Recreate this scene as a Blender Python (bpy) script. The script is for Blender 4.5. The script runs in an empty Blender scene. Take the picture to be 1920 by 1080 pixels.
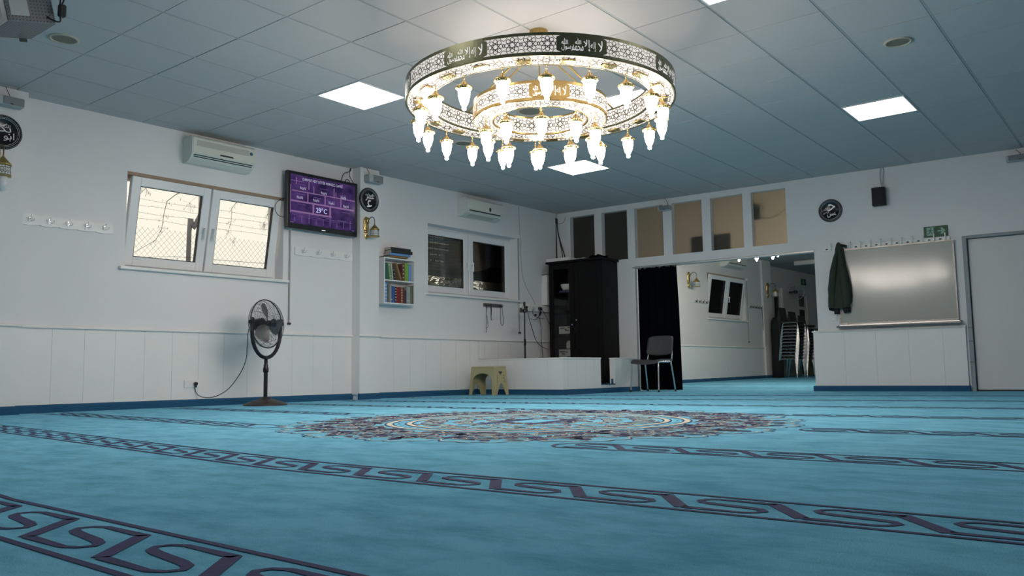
import bpy, bmesh, math, random
from math import sin, cos, pi, radians as R, atan2, hypot
from mathutils import Vector as V, Matrix

rnd = random.Random(7)
scn = bpy.context.scene
COL = scn.collection

# ------------------------------------------------------------------ camera
cam_d = bpy.data.cameras.new('camera')
cam_d.sensor_width = 36.0
cam_d.lens = 1558.556 / 1920 * 36.0
cam_d.clip_start = 0.05
cam_d.clip_end = 400
cam = bpy.data.objects.new('camera', cam_d)
COL.objects.link(cam)
PITCH, ROLL, YAW, CAM_H = 0.10047, -0.01401, 0.66713, 0.32174
fwd = V((cos(YAW) * cos(PITCH), sin(YAW) * cos(PITCH), sin(PITCH)))
rgt = V((sin(YAW), -cos(YAW), 0))
up0 = rgt.cross(fwd)
r2 = rgt * cos(ROLL) + up0 * sin(ROLL)
u2 = up0 * cos(ROLL) - rgt * sin(ROLL)
cam.matrix_world = Matrix(((r2.x, u2.x, -fwd.x, 0), (r2.y, u2.y, -fwd.y, 0), (r2.z, u2.z, -fwd.z, CAM_H), (0, 0, 0, 1)))
scn.camera = cam

# ------------------------------------------------------------------ world, exposure, light levels
w = bpy.data.worlds.new('overcast_sky')
scn.world = w
w.use_nodes = True
w.node_tree.nodes['Background'].inputs[0].default_value = (1.0, 0.93, 0.80, 1)
w.node_tree.nodes['Background'].inputs[1].default_value = 1.15
scn.view_settings.view_transform = 'Standard'
scn.view_settings.look = 'None'
scn.view_settings.gamma = 1.0
scn.view_settings.use_curve_mapping = False
scn.view_settings.exposure = 0.0
scn.cycles.use_denoising = True
scn.cycles.max_bounces = 10
scn.cycles.diffuse_bounces = 6
scn.cycles.sample_clamp_indirect = 6.0
GLOBE_W = 80.0      # glow of the chandelier globes
PANEL_W = 8.0      # glow of the ceiling panels
ANNEX_W = 105.0      # glow of the bulbs in the next room

# ------------------------------------------------------------------ materials (all procedural)
MATS = {}
def mat(name, col, rough=0.6, metal=0.0, var=0.06, scale=14.0, bump=0.0, emit=None, es=0.0, spec=0.5, trans=0.0, coat=0.0, alpha=1.0):
    if name in MATS: return MATS[name]
    m = bpy.data.materials.new(name); m.use_nodes = True
    nt = m.node_tree; N = nt.nodes; L = nt.links
    b = N['Principled BSDF']
    tc = N.new('ShaderNodeTexCoord')
    nz = N.new('ShaderNodeTexNoise'); nz.inputs['Scale'].default_value = scale; nz.inputs['Detail'].default_value = 5
    L.new(tc.outputs['Object'], nz.inputs['Vector'])
    mx = N.new('ShaderNodeMix'); mx.data_type = 'RGBA'
    L.new(nz.outputs['Fac'], mx.inputs[0])
    mx.inputs[6].default_value = tuple(c * (1 - var) for c in col) + (1,)
    mx.inputs[7].default_value = tuple(min(1, c * (1 + var)) for c in col) + (1,)
    L.new(mx.outputs[2], b.inputs['Base Color'])
    b.inputs['Roughness'].default_value = rough
    b.inputs['Metallic'].default_value = metal
    b.inputs['Specular IOR Level'].default_value = spec
    b.inputs['Transmission Weight'].default_value = trans
    b.inputs['Coat Weight'].default_value = coat
    if emit:
        b.inputs['Emission Color'].default_value = tuple(emit) + (1,)
        b.inputs['Emission Strength'].default_value = es
    if bump > 0:
        bp = N.new('ShaderNodeBump'); bp.inputs['Strength'].default_value = bump; bp.inputs['Distance'].default_value = 0.004
        L.new(nz.outputs['Fac'], bp.inputs['Height']); L.new(bp.outputs['Normal'], b.inputs['Normal'])
    MATS[name] = m
    return m

M = dict(
    wall=mat('white_wall_paint', (0.76, 0.755, 0.76), 0.8, var=0.02, scale=60, bump=0.12),
    dado=mat('white_panel_lacquer', (0.80, 0.79, 0.775), 0.45, var=0.015, scale=9),
    tile=mat('mineral_ceiling_tile', (0.50, 0.495, 0.495), 0.9, var=0.02, scale=90, bump=0.08),
    tbar=mat('ceiling_rail_metal', (0.34, 0.365, 0.385), 0.5, var=0.02),
    dark_gap=mat('dark_void', (0.05, 0.055, 0.06), 0.9),
    base=mat('blue_carpet_skirting', (0.012, 0.085, 0.18), 0.95, var=0.2, scale=40, bump=0.3),
    navy=mat('indigo_carpet_yarn', (0.030, 0.036, 0.125), 0.97, var=0.3, scale=30, bump=0.3),
    cream=mat('cream_carpet_yarn', (0.60, 0.58, 0.48), 0.97, var=0.12, scale=40, bump=0.3),
    pale=mat('pale_blue_carpet_yarn', (0.25, 0.46, 0.54), 0.97, var=0.15, scale=40, bump=0.3),
    pvc=mat('white_window_plastic', (0.78, 0.79, 0.80), 0.35, var=0.01),
    seal=mat('black_window_seal', (0.03, 0.03, 0.03), 0.6),
    beam=mat('brown_lintel_wood', (0.34, 0.24, 0.17), 0.7, var=0.2, scale=8),
    white=mat('white_plastic', (0.80, 0.80, 0.78), 0.4, var=0.01),
    acgrey=mat('aged_white_plastic', (0.66, 0.68, 0.63), 0.4, var=0.02),
    acpanel=mat('cream_plastic', (0.70, 0.70, 0.62), 0.35, var=0.02),
    acband=mat('grey_beige_grille', (0.50, 0.50, 0.45), 0.5, var=0.03),
    black=mat('black_plastic', (0.012, 0.012, 0.014), 0.35, var=0.1),
    blackmat=mat('matt_black_plastic', (0.014, 0.014, 0.016), 0.75, var=0.1),
    bmetal=mat('black_painted_steel', (0.02, 0.02, 0.022), 0.4, 0.4, var=0.1),
    cage=mat('dark_grey_wire', (0.07, 0.07, 0.075), 0.4, 0.6),
    blade=mat('grey_fan_blade', (0.17, 0.17, 0.175), 0.35, 0.5, var=0.08),
    fanbase=mat('dark_bronze_cast_base', (0.045, 0.038, 0.034), 0.5, 0.3, var=0.2),
    chrome=mat('polished_chrome', (0.72, 0.73, 0.75), 0.14, 1.0, var=0.02),
    alu=mat('brushed_aluminium', (0.55, 0.55, 0.54), 0.35, 0.9, var=0.05),
    gold=mat('polished_gold_brass', (0.72, 0.50, 0.20), 0.22, 1.0, var=0.12, scale=25, bump=0.1),
    golddull=mat('satin_brass', (0.50, 0.36, 0.13), 0.42, 0.9, var=0.1),
    olive=mat('dark_olive_brass', (0.14, 0.14, 0.085), 0.35, 0.85, var=0.12),
    acryl=mat('backlit_acrylic', (0.62, 0.60, 0.58), 0.5, var=0.01, emit=(1.0, 0.92, 0.86), es=0.58),
    globe=mat('glowing_opal_glass', (0.9, 0.9, 0.88), 0.3, emit=(1.0, 0.90, 0.805), es=GLOBE_W),
    bulb=mat('glowing_small_globe', (0.9, 0.9, 0.88), 0.3, emit=(1.0, 0.92, 0.80), es=ANNEX_W),
    led=mat('glowing_led_diffuser', (0.9, 0.9, 0.9), 0.4, emit=(1.0, 0.95, 0.89), es=PANEL_W),
    opal=mat('unlit_frosted_glass', (0.62, 0.65, 0.66), 0.3, var=0.02),
    lattice_white=mat('white_lantern_glass', (0.7, 0.74, 0.76), 0.35, var=0.02),
    spk=mat('grey_speaker_grille', (0.22, 0.235, 0.25), 0.7, var=0.1, scale=120, bump=0.3),
    spkcase=mat('light_grey_speaker_case', (0.42, 0.44, 0.45), 0.5, var=0.03),
    ring=mat('beige_speaker_rim', (0.50, 0.45, 0.36), 0.6, var=0.05),
    ringin=mat('beige_speaker_cloth', (0.20, 0.185, 0.145), 0.9, var=0.1, scale=100),
    silver=mat('silver_lettering', (0.74, 0.74, 0.76), 0.3, 0.6, var=0.03),
    plaque=mat('black_lacquered_plaque', (0.008, 0.009, 0.012), 0.22, var=0.1),
    screen=mat('violet_lit_screen', (0.02, 0.01, 0.05), 0.12, var=0.5, scale=6, emit=(0.030, 0.012, 0.070), es=0.75),
    scr_line=mat('lilac_lit_pixels', (0.02, 0.02, 0.02), 0.3, emit=(0.40, 0.20, 0.48), es=0.5),
    scr_dim=mat('dim_violet_pixels', (0.02, 0.02, 0.02), 0.3, emit=(0.17, 0.08, 0.32), es=0.6),
    scr_txt=mat('white_lit_pixels', (0.02, 0.02, 0.02), 0.3, emit=(0.62, 0.58, 0.80), es=0.75),
    scr_big=mat('bright_blue_white_pixels', (0.02, 0.02, 0.02), 0.3, emit=(0.62, 0.66, 1.0), es=1.1),
    cable=mat('black_cable_rubber', (0.012, 0.012, 0.013), 0.5),
    gcable=mat('grey_cable_rubber', (0.30, 0.31, 0.32), 0.5),
    strap=mat('grey_beige_webbing', (0.34, 0.33, 0.30), 0.8, var=0.1, scale=90),
    shelfw=mat('white_shelf_board', (0.76, 0.76, 0.75), 0.4, var=0.01),
    cab=mat('black_brown_veneer', (0.007, 0.0065, 0.007), 0.5, var=0.3, scale=12, spec=0.12),
    curtain=mat('black_curtain_cloth', (0.0035, 0.004, 0.006), 1.0, var=0.2, scale=60, spec=0.0),
    chairgrey=mat('charcoal_chair_shell', (0.060, 0.060, 0.064), 0.5, var=0.08),
    coat=mat('dark_olive_coat_cloth', (0.028, 0.038, 0.026), 0.9, var=0.2, scale=50, bump=0.3),
    coatin=mat('black_lining_cloth', (0.006, 0.007, 0.008), 0.85),
    board=mat('whiteboard_enamel', (0.43, 0.43, 0.395), 0.13, var=0.02, scale=4, spec=0.32),
    ledge=mat('grey_aluminium_tray', (0.24, 0.23, 0.22), 0.35, 0.7, var=0.05),
    exitg=mat('green_sign_plastic', (0.008, 0.085, 0.035), 0.5, var=0.05),
    exitw=mat('pale_green_sign_print', (0.24, 0.42, 0.35), 0.5, var=0.04),
    doorg=mat('grey_door_frame_paint', (0.25, 0.29, 0.31), 0.5, var=0.03),
    doorw=mat('white_door_leaf', (0.66, 0.655, 0.65), 0.5, var=0.01),
    stool=mat('beige_yellow_plastic', (0.42, 0.37, 0.20), 0.4, var=0.03),
    shutter=mat('grey_roller_shutter', (0.085, 0.095, 0.095), 0.6, var=0.06),
    rust=mat('grey_galvanised_post', (0.20, 0.20, 0.22), 0.6, 0.3, var=0.1),
    wire=mat('dull_fence_wire', (0.25, 0.24, 0.23), 0.6, 0.3),
    leaf=mat('dark_green_leaf', (0.045, 0.052, 0.022), 0.7, var=0.3),
    bark=mat('brown_bark', (0.09, 0.06, 0.045), 0.9, var=0.3, scale=20),
    ground=mat('gravel_ground', (0.22, 0.20, 0.16), 0.95, var=0.3, scale=6),
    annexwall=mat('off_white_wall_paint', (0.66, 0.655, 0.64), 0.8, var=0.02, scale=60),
    wood=mat('orange_brown_wood', (0.22, 0.10, 0.035), 0.5, var=0.2, scale=10),
    seatcloth=mat('dark_seat_cloth', (0.03, 0.031, 0.033), 0.85, var=0.1),
    blue_l=mat('blue_badge', (0.05, 0.13, 0.26), 0.4),
)

def glass_mat():
    m = bpy.data.materials.new('clear_window_glass'); m.use_nodes = True
    N = m.node_tree.nodes; L = m.node_tree.links
    N.remove(N['Principled BSDF'])
    t = N.new('ShaderNodeBsdfTransparent'); g = N.new('ShaderNodeBsdfGlossy'); g.inputs['Roughness'].default_value = 0.03
    fr = N.new('ShaderNodeFresnel'); fr.inputs['IOR'].default_value = 1.35
    mx = N.new('ShaderNodeMixShader')
    t.inputs['Color'].default_value = (0.95, 0.96, 0.95, 1)
    L.new(fr.outputs[0], mx.inputs[0]); L.new(t.outputs[0], mx.inputs[1]); L.new(g.outputs[0], mx.inputs[2])
    L.new(mx.outputs[0], N['Material Output'].inputs[0])
    return m
M['glass'] = glass_mat()
def blotchy(m, a, b):
    N = m.node_tree.nodes; L = m.node_tree.links
    mx = N.new('ShaderNodeMix'); mx.data_type = 'RGBA'; mx.inputs[6].default_value = a + (1,); mx.inputs[7].default_value = b + (1,)
    mr = N.new('ShaderNodeMapRange'); mr.inputs[1].default_value = .35; mr.inputs[2].default_value = .65
    nz = [n for n in N if n.type == 'TEX_NOISE'][0]
    L.new(nz.outputs['Fac'], mr.inputs[0]); L.new(mr.outputs[0], mx.inputs[0]); L.new(mx.outputs[2], N['Principled BSDF'].inputs['Emission Color'])
blotchy(M['screen'], (.010, .004, .030), (.075, .030, .14))

def frosted_mat():
    m = bpy.data.materials.new('tan_frosted_glass'); m.use_nodes = True
    N = m.node_tree.nodes; L = m.node_tree.links
    N.remove(N['Principled BSDF'])
    tr = N.new('ShaderNodeBsdfTranslucent'); tr.inputs['Color'].default_value = (0.46, 0.42, 0.355, 1)
    df = N.new('ShaderNodeBsdfDiffuse'); df.inputs['Color'].default_value = (0.17, 0.165, 0.14, 1)
    gl = N.new('ShaderNodeBsdfGlossy'); gl.inputs['Roughness'].default_value = 0.35
    nz = N.new('ShaderNodeTexNoise'); nz.inputs['Scale'].default_value = 60
    tc = N.new('ShaderNodeTexCoord'); L.new(tc.outputs['Object'], nz.inputs['Vector'])
    bp = N.new('ShaderNodeBump'); bp.inputs['Strength'].default_value = 0.25; bp.inputs['Distance'].default_value = 0.003
    L.new(nz.outputs['Fac'], bp.inputs['Height'])
    for n in (tr, df, gl): L.new(bp.outputs['Normal'], n.inputs['Normal'])
    a = N.new('ShaderNodeMixShader'); a.inputs[0].default_value = 0.22
    L.new(tr.outputs[0], a.inputs[1]); L.new(df.outputs[0], a.inputs[2])
    b = N.new('ShaderNodeMixShader'); b.inputs[0].default_value = 0.03
    L.new(a.outputs[0], b.inputs[1]); L.new(gl.outputs[0], b.inputs[2])
    L.new(b.outputs[0], N['Material Output'].inputs[0])
    return m
M['frost'] = frosted_mat()

def carpet_mat():
    m = bpy.data.materials.new('turquoise_blue_carpet'); m.use_nodes = True
    nt = m.node_tree; N = nt.nodes; L = nt.links; b = N['Principled BSDF']
    tc = N.new('ShaderNodeTexCoord')
    mp = N.new('ShaderNodeMapping'); mp.inputs['Scale'].default_value = (1.0, 0.45, 1.0)
    L.new(tc.outputs['Object'], mp.inputs['Vector'])
    n1 = N.new('ShaderNodeTexNoise'); n1.inputs['Scale'].default_value = 8.0; n1.inputs['Detail'].default_value = 6; n1.inputs['Roughness'].default_value = 0.70
    L.new(mp.outputs[0], n1.inputs['Vector'])
    n2 = N.new('ShaderNodeTexNoise'); n2.inputs['Scale'].default_value = 260; n2.inputs['Detail'].default_value = 3
    L.new(tc.outputs['Object'], n2.inputs['Vector'])
    cr = N.new('ShaderNodeValToRGB')
    cr.color_ramp.elements[0].position = 0.34; cr.color_ramp.elements[0].color = (0.125, 0.37, 0.53, 1)
    cr.color_ramp.elements[1].position = 0.58; cr.color_ramp.elements[1].color = (0.205, 0.525, 0.71, 1)
    L.new(n1.outputs['Fac'], cr.inputs[0])
    mx = N.new('ShaderNodeMix'); mx.data_type = 'RGBA'; mx.blend_type = 'MULTIPLY'; mx.inputs[0].default_value = 0.35
    L.new(cr.outputs[0], mx.inputs[6]); L.new(n2.outputs['Fac'], mx.inputs[7])
    ad = N.new('ShaderNodeMix'); ad.data_type = 'RGBA'; ad.blend_type = 'MULTIPLY'; ad.inputs[0].default_value = 1.0
    ad.inputs[7].default_value = (1.25, 1.25, 1.25, 1)
    L.new(mx.outputs[2], ad.inputs[6])
    L.new(ad.outputs[2], b.inputs['Base Color'])
    b.inputs['Roughness'].default_value = 1.0
    b.inputs['Specular IOR Level'].default_value = 0.0
    b.inputs['Sheen Weight'].default_value = 0.0
    b.inputs['Sheen Tint'].default_value = (0.45, 0.75, 0.85, 1)
    bp = N.new('ShaderNodeBump'); bp.inputs['Strength'].default_value = 0.5; bp.inputs['Distance'].default_value = 0.004
    L.new(n2.outputs['Fac'], bp.inputs['Height']); L.new(bp.outputs['Normal'], b.inputs['Normal'])
    return m
M['carpet'] = carpet_mat()

def book_mat(col):
    return mat('book_cover_%d_%d_%d' % tuple(int(c * 255) for c in col), col, 0.5, var=0.12, scale=30)

# ------------------------------------------------------------------ mesh builder
class MB:
    def __init__(s): s.v = []; s.f = []; s.sm = []
    def add(s, vs, fs, smooth=False):
        k = len(s.v); s.v += [tuple(x) for x in vs]
        s.f += [tuple(i + k for i in f) for f in fs]; s.sm += [smooth] * len(fs); return s
    def box(s, x0, x1, y0, y1, z0, z1):
        if x0 > x1: x0, x1 = x1, x0
        if y0 > y1: y0, y1 = y1, y0
        if z0 > z1: z0, z1 = z1, z0
        return s.add([(x0,y0,z0),(x1,y0,z0),(x1,y1,z0),(x0,y1,z0),(x0,y0,z1),(x1,y0,z1),(x1,y1,z1),(x0,y1,z1)],
              [(0,3,2,1),(4,5,6,7),(0,1,5,4),(1,2,6,5),(2,3,7,6),(3,0,4,7)])
    def rbox(s, x0, x1, y0, y1, z0, z1, r=0.01, seg=2):
        bm = bmesh.new(); bmesh.ops.create_cube(bm, size=1.0)
        bmesh.ops.scale(bm, vec=(x1-x0, y1-y0, z1-z0), verts=bm.verts)
        bmesh.ops.translate(bm, vec=((x0+x1)/2, (y0+y1)/2, (z0+z1)/2), verts=bm.verts)
        bmesh.ops.bevel(bm, geom=list(bm.edges), offset=r, segments=seg, affect='EDGES', profile=0.5)
        bm.verts.index_update()
        s.add([v.co for v in bm.verts], [[v.index for v in f.verts] for f in bm.faces]); bm.free(); return s
    def prism(s, poly, a, b, axis='y'):
        # poly in the two other axes; axis y -> (x,z), x -> (y,z), z -> (x,y)
        n = len(poly)
        def P(p, t):
            return (p[0], t, p[1]) if axis == 'y' else ((t, p[0], p[1]) if axis == 'x' else (p[0], p[1], t))
        vs = [P(p, a) for p in poly] + [P(p, b) for p in poly]
        fs = [tuple(range(n)), tuple(range(2*n-1, n-1, -1))] + [(i, i+n, (i+1) % n + n, (i+1) % n) for i in range(n)]
        return s.add(vs, fs)
    def tube(s, pts, r, n=6, closed=False, caps=True):
        pts = [V(p) for p in pts]
        if len(pts) >= 4 and not closed and not hasattr(r, '__len__') and 5 <= n <= 8:   # round the bends
            q = []
            for i in range(len(pts)-1):
                p0, p1, p2, p3 = pts[max(i-1, 0)], pts[i], pts[i+1], pts[min(i+2, len(pts)-1)]
                for k in range(4):
                    t = k/4; q.append(p1*0.5*2 + (p2-p0)*0.5*t + (p0*2 - p1*5 + p2*4 - p3)*0.5*t*t + (p1*3 - p0 - p2*3 + p3)*0.5*t**3)
            pts = q + [pts[-1]]
        m = len(pts)
        if not hasattr(r, '__len__'): r = [r] * m
        t = [(pts[(i+1) % m if closed else min(i+1, m-1)] - pts[(i-1) % m if closed else max(i-1, 0)]).normalized() for i in range(m)]
        a = V((0,0,1)) if abs(t[0].z) < 0.9 else V((1,0,0))
        nx = t[0].cross(a).normalized(); vs = []
        for i in range(m):
            nx = (nx - t[i] * nx.dot(t[i])).normalized(); ny = t[i].cross(nx)
            vs += [pts[i] + (nx * cos(2*pi*k/n) + ny * sin(2*pi*k/n)) * r[i] for k in range(n)]
        fs = []
        for i in range(m if closed else m-1):
            j = (i+1) % m
            fs += [(i*n+k, i*n+(k+1) % n, j*n+(k+1) % n, j*n+k) for k in range(n)]
        s.add(vs, fs, True)
        if caps and not closed:
            s.add(vs[:n], [tuple(range(n-1, -1, -1))]); s.add(vs[-n:], [tuple(range(n))])
        return s
    def cyl(s, p, q, r, r1=None, n=14): return s.tube([p, q], [r, r if r1 is None else r1], n)
    def lathe(s, prof, n=18, c=(0,0,0), Mx=None, smooth=True):
        vs = []; m = len(prof)
        for (r, z) in prof:
            for k in range(n):
                p = V((max(r, 1e-5) * cos(2*pi*k/n), max(r, 1e-5) * sin(2*pi*k/n), z))
                if Mx is not None: p = Mx @ p
                vs.append(p + V(c))
        fs = [(i*n+k, i*n+(k+1) % n, (i+1)*n+(k+1) % n, (i+1)*n+k) for i in range(m-1) for k in range(n)]
        return s.add(vs, fs, smooth)
    def sph(s, c, r, n=10, m=7, sc=(1,1,1)):
        vs = []
        for i in range(m+1):
            th = pi * i / m
            for k in range(n):
                vs.append((c[0] + sc[0]*r*max(sin(th),1e-4)*cos(2*pi*k/n), c[1] + sc[1]*r*max(sin(th),1e-4)*sin(2*pi*k/n), c[2] - sc[2]*r*cos(th)))
        return s.add(vs, [(i*n+k, i*n+(k+1) % n, (i+1)*n+(k+1) % n, (i+1)*n+k) for i in range(m) for k in range(n)], True)
    def strip(s, pts, wd, mp, closed=False):
        # flat stroke along a 2D polyline, mapped to 3D by mp(a, b)
        pts = [V((p[0], p[1])) for p in pts]; m = len(pts); L = []; Rr = []
        for i in range(m):
            a = pts[(i-1) % m] if (closed or i > 0) else None
            b = pts[(i+1) % m] if (closed or i < m-1) else None
            d1 = (pts[i]-a).normalized() if a is not None else None
            d2 = (b-pts[i]).normalized() if b is not None else None
            d1 = d1 if d1 is not None else d2; d2 = d2 if d2 is not None else d1
            n1 = V((-d1.y, d1.x)); n2 = V((-d2.y, d2.x)); nn = (n1+n2)
            if nn.length < 1e-4: nn = n1
            nn.normalize(); k = 1 / max(0.45, nn.dot(n1))
            h = (wd[i] if hasattr(wd, '__len__') else wd) / 2 * k
            L.append(pts[i] + nn*h); Rr.append(pts[i] - nn*h)
        vs = [mp(p.x, p.y) for p in L] + [mp(p.x, p.y) for p in Rr]
        e = m if closed else m-1
        return s.add(vs, [(i+m, (i+1) % m + m, (i+1) % m, i) for i in range(e)])
    def xf(s, Mx): s.v = [tuple(Mx @ V(p)) for p in s.v]; return s
    def data(s, name, m):
        me = bpy.data.meshes.new(name); me.from_pydata(s.v, [], s.f)
        me.polygons.foreach_set('use_smooth', s.sm); me.materials.append(m); me.update(); return me
    def obj(s, name, m, parent=None, loc=(0,0,0), rz=0.0, kind=None):
        o = bpy.data.objects.new(name, s.data(name, m)); COL.objects.link(o)
        o.location = loc; o.rotation_euler = (0, 0, rz)
        if parent is not None: o.parent = parent
        if kind: o['kind'] = kind
        return o

def tag(o, label=None, cat=None, group=None, kind=None):
    if label: o['label'] = label
    if cat: o['category'] = cat
    if group: o['group'] = group
    if kind: o['kind'] = kind
    return o
def thing(name, label, cat, loc=(0,0,0), rz=0.0, group=None, kind=None):
    o = bpy.data.objects.new(name, None); COL.objects.link(o); o.empty_display_size = 0.1
    o.location = loc; o.rotation_euler = (0, 0, rz)
    return tag(o, label, cat, group, kind)
KIDS = {}
def dup(root, loc, rz, label=None, group=None):
    def cp(o, par):
        c = o.copy(); COL.objects.link(c)
        if par is not None: c.parent = par
        for ch in kids_of(o): cp(ch, c)
        return c
    if root.name not in KIDS: pass
    r = cp(root, None); r.location = loc; r.rotation_euler = (0, 0, rz)
    if label: r['label'] = label
    if group: r['group'] = group
    return r
def kids_of(o): return [c for c in list(COL.objects) if c.parent == o]

# text as geometry (built-in font); returns MB in the x,y plane, centred in x, base at y 0
def text_mb(body, height=None, width=None, depth=0.0015, res=2):
    c = bpy.data.curves.new('lettering', 'FONT'); c.body = body; c.size = 1.0; c.resolution_u = res; c.extrude = 0.0
    o = bpy.data.objects.new('lettering_tmp', c); COL.objects.link(o)
    dg = bpy.context.evaluated_depsgraph_get(); dg.update()
    me = bpy.data.meshes.new_from_object(o.evaluated_get(dg))
    vs = [V(v.co) for v in me.vertices]; fs = [tuple(p.vertices) for p in me.polygons]
    bpy.data.objects.remove(o); bpy.data.curves.remove(c); bpy.data.meshes.remove(me)
    x0 = min(v.x for v in vs); x1 = max(v.x for v in vs); y0 = min(v.y for v in vs); y1 = max(v.y for v in vs)
    sx = sy = 1.0
    if height: sy = height / (y1 - y0); sx = sy
    if width: sx = width / (x1 - x0)
    if width and not height: sy = sx
    mb = MB(); mb.add([((v.x - (x0+x1)/2) * sx, (v.y - y0) * sy, 0) for v in vs], fs)
    return mb
def upright(mb, x, y, z):  # from the x,y plane to the x,z plane, facing -y
    mb.v = [(p[0] + x, y - p[2], p[1] + z) for p in mb.v]; return mb

# ------------------------------------------------------------------ frames of the room
H = 2.9826
CX, CY = 11.44663, 8.01871
AL, AB = R(-2.25118), R(-87.06847)
def LW(u, d=0.0, z=0.0): return V((CX + u*cos(AL) + d*sin(AL), CY + u*sin(AL) - d*cos(AL), z))
def BW(x, d=0.0, z=0.0): return V((CX + x*cos(AB) + d*sin(AB), CY + x*sin(AB) - d*cos(AB), z))
C0 = (CX, CY, 0)
GX0, GY0, T = 3.03983, 6.23955, 0.625
ROOM = [LW(0), LW(-15.0), None, None]
pB = BW(11.5); dv = LW(-15.0) - LW(0)
ROOM = [LW(0), LW(-15.0), LW(-15.0) + (BW(11.5) - BW(0)), BW(11.5)]

# ------------------------------------------------------------------ floor with woven rows and medallion
def ext(poly, k):
    c = sum((V(p) for p in poly), V((0,0,0))) / len(poly)
    return [c + (V(p)-c) * k for p in poly]
fp = ext(ROOM, 1.03)
mb = MB(); mb.add([(p.x, p.y, 0) for p in fp] + [(p.x, p.y, -0.1) for p in fp], [(0,1,2,3), (7,6,5,4)] + [(i, i+4, (i+1) % 4 + 4, (i+1) % 4) for i in range(4)])
floor = tag(mb.obj('floor', M['carpet']), kind='structure')

def bow(x0, y):
    return -0.02 * (x0 - 1.9) * (y - 1.5) + 0.1 * max(0, y - 2.5) * min(1, max(0, (9 - x0) / 3))
def left_end(x): return CY - (CX - x) * math.tan(AL) * -1 if False else 8.46868 - 0.03931 * x - 0.12
MEDC = (4.39, 3.26)
PER = 0.29
def key_row(x0, s0, s1, capl=False, capr=False, PER=0.284, off=-.081):
    # s runs to the right along the row (s = -y); t across it, 0 on the near side
    mb = MB(); wdt = 0.245
    def mp(s, t): return (x0 - wdt/2 + t + bow(x0, -s), -s, 0.0015)
    n = max(2, int((s1 - s0) / 0.25))
    lw = 0.017
    for t in (lw/2, wdt - lw/2):
        mb.strip([(s0 + (s1-s0)*i/n, t) for i in range(n+1)], lw, mp)
    if capl: mb.strip([(s0, lw/2), (s0-0.05, wdt*0.25), (s0-0.07, wdt/2), (s0-0.05, wdt*.75), (s0, wdt-lw/2)], lw, mp)
    if capr: mb.strip([(s1, lw/2), (s1+0.05, wdt*0.25), (s1+0.07, wdt/2), (s1+0.05, wdt*.75), (s1, wdt-lw/2)], lw, mp)
    k0 = math.ceil((s0 - 0.03 - off) / PER); k1 = math.floor((s1 - PER - off) / PER)
    for k in range(k0, k1 + 1):
        s = k * PER + off
        def q(a, b): return (s + a*PER, b*wdt)
        # S-shaped meander: upper bar, left hook, middle bar, right hook, lower bar
        mb.strip([q(.63, .80), q(.12, .80), q(.03, .74), q(.00, .64), q(.06, .56), q(.16, .525), q(.50, .475), q(.61, .44), q(.67, .36), q(.63, .26), q(.54, .20), q(.02, .20)],
                 [.026,.017,.015,.016,.022,.026,.026,.022,.016,.015,.017,.026], mp)
        mb.strip([q(.60, .81), q(1.02, .19)], 0.034, mp)
    return mb
rows = [(-0.35, None), (0.815, None), (1.885, None), (3.05, 'med'), (4.40, 'med'), (5.74, None), (7.09, None), (8.54, None), (10.03, None)]
for x0, how in rows:
    yl = left_end(x0 + bow(x0, 8.0)) + 0.06
    yr = -3.4
    if how is None:
        (key_row(x0, -yl, -yr, PER=.328, off=.102) if 0 < x0 < 1 else key_row(x0, -yl, -yr)).obj('key_border', M['navy'], floor)
    else:
        rr = 1.72; off = abs(x0 - MEDC[0]); half = math.sqrt(max(0.0, rr*rr - off*off)) if off < rr else 0
        if how == 'med' and x0 < 4: half = 1.12
        key_row(x0, -yl, -(MEDC[1] + half + 0.06), capr=True).obj('key_border', M['navy'], floor)
        key_row(x0, -(MEDC[1] - half - 0.06), -yr, capl=True).obj('key_border', M['navy'], floor)

def mp_med(a, b, z=0.0015): return (MEDC[0] + a, MEDC[1] + b, z)
def polar(r, th): return (r*cos(th), r*sin(th))
dark = MB(); cream = MB(); pale = MB()
# pale scalloped ground
NP = 20
outline = []
for i in range(NP*12):
    th = 2*pi*i/(NP*12); ph = (th*NP/(2*pi)) % 1
    r = 1.50 + 0.12*abs(sin(pi*ph))**0.7 + 0.045*abs(sin(4*pi*ph))
    outline.append(polar(r, th))
dark.strip(outline + [outline[0]], 0.009, mp_med)
cream.strip([(p[0]*.982, p[1]*.982) for p in outline + [outline[0]]], 0.008, lambda a, b: mp_med(a, b, 0.0018))
for rad, wd in ((0.955, 0.032), (0.83, 0.030)):
    cream.strip([polar(rad, 2*pi*i/120) for i in range(121)], wd, lambda a, b: mp_med(a, b, 0.002))
    dark.strip([polar(rad+wd*0.8, 2*pi*i/120) for i in range(121)], 0.010, mp_med)
    dark.strip([polar(rad-wd*0.8, 2*pi*i/120) for i in range(121)], 0.008, mp_med)
def spiral(cx, cy, r0, a0, turns, sgn, n=16):
    return [(cx + r0*(1-0.8*i/n)*cos(a0 + sgn*turns*2*pi*i/n), cy + r0*(1-0.8*i/n)*sin(a0 + sgn*turns*2*pi*i/n)) for i in range(n+1)]
def rot2(pts, th): return [(p[0]*cos(th) - p[1]*sin(th), p[0]*sin(th) + p[1]*cos(th)) for p in pts]
def leafpoly(mbx, x, y, l, wv, a, z=0.002):
    pts = [(l, 0), (l*.3, wv), (-l*.6, wv*.7), (-l, 0), (-l*.6, -wv*.7), (l*.3, -wv)]
    pts = [(x + p[0]*cos(a) - p[1]*sin(a), y + p[0]*sin(a) + p[1]*cos(a)) for p in pts]
    mbx.add([mp_med(p[0], p[1], z) for p in pts], [tuple(range(6))])
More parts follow.
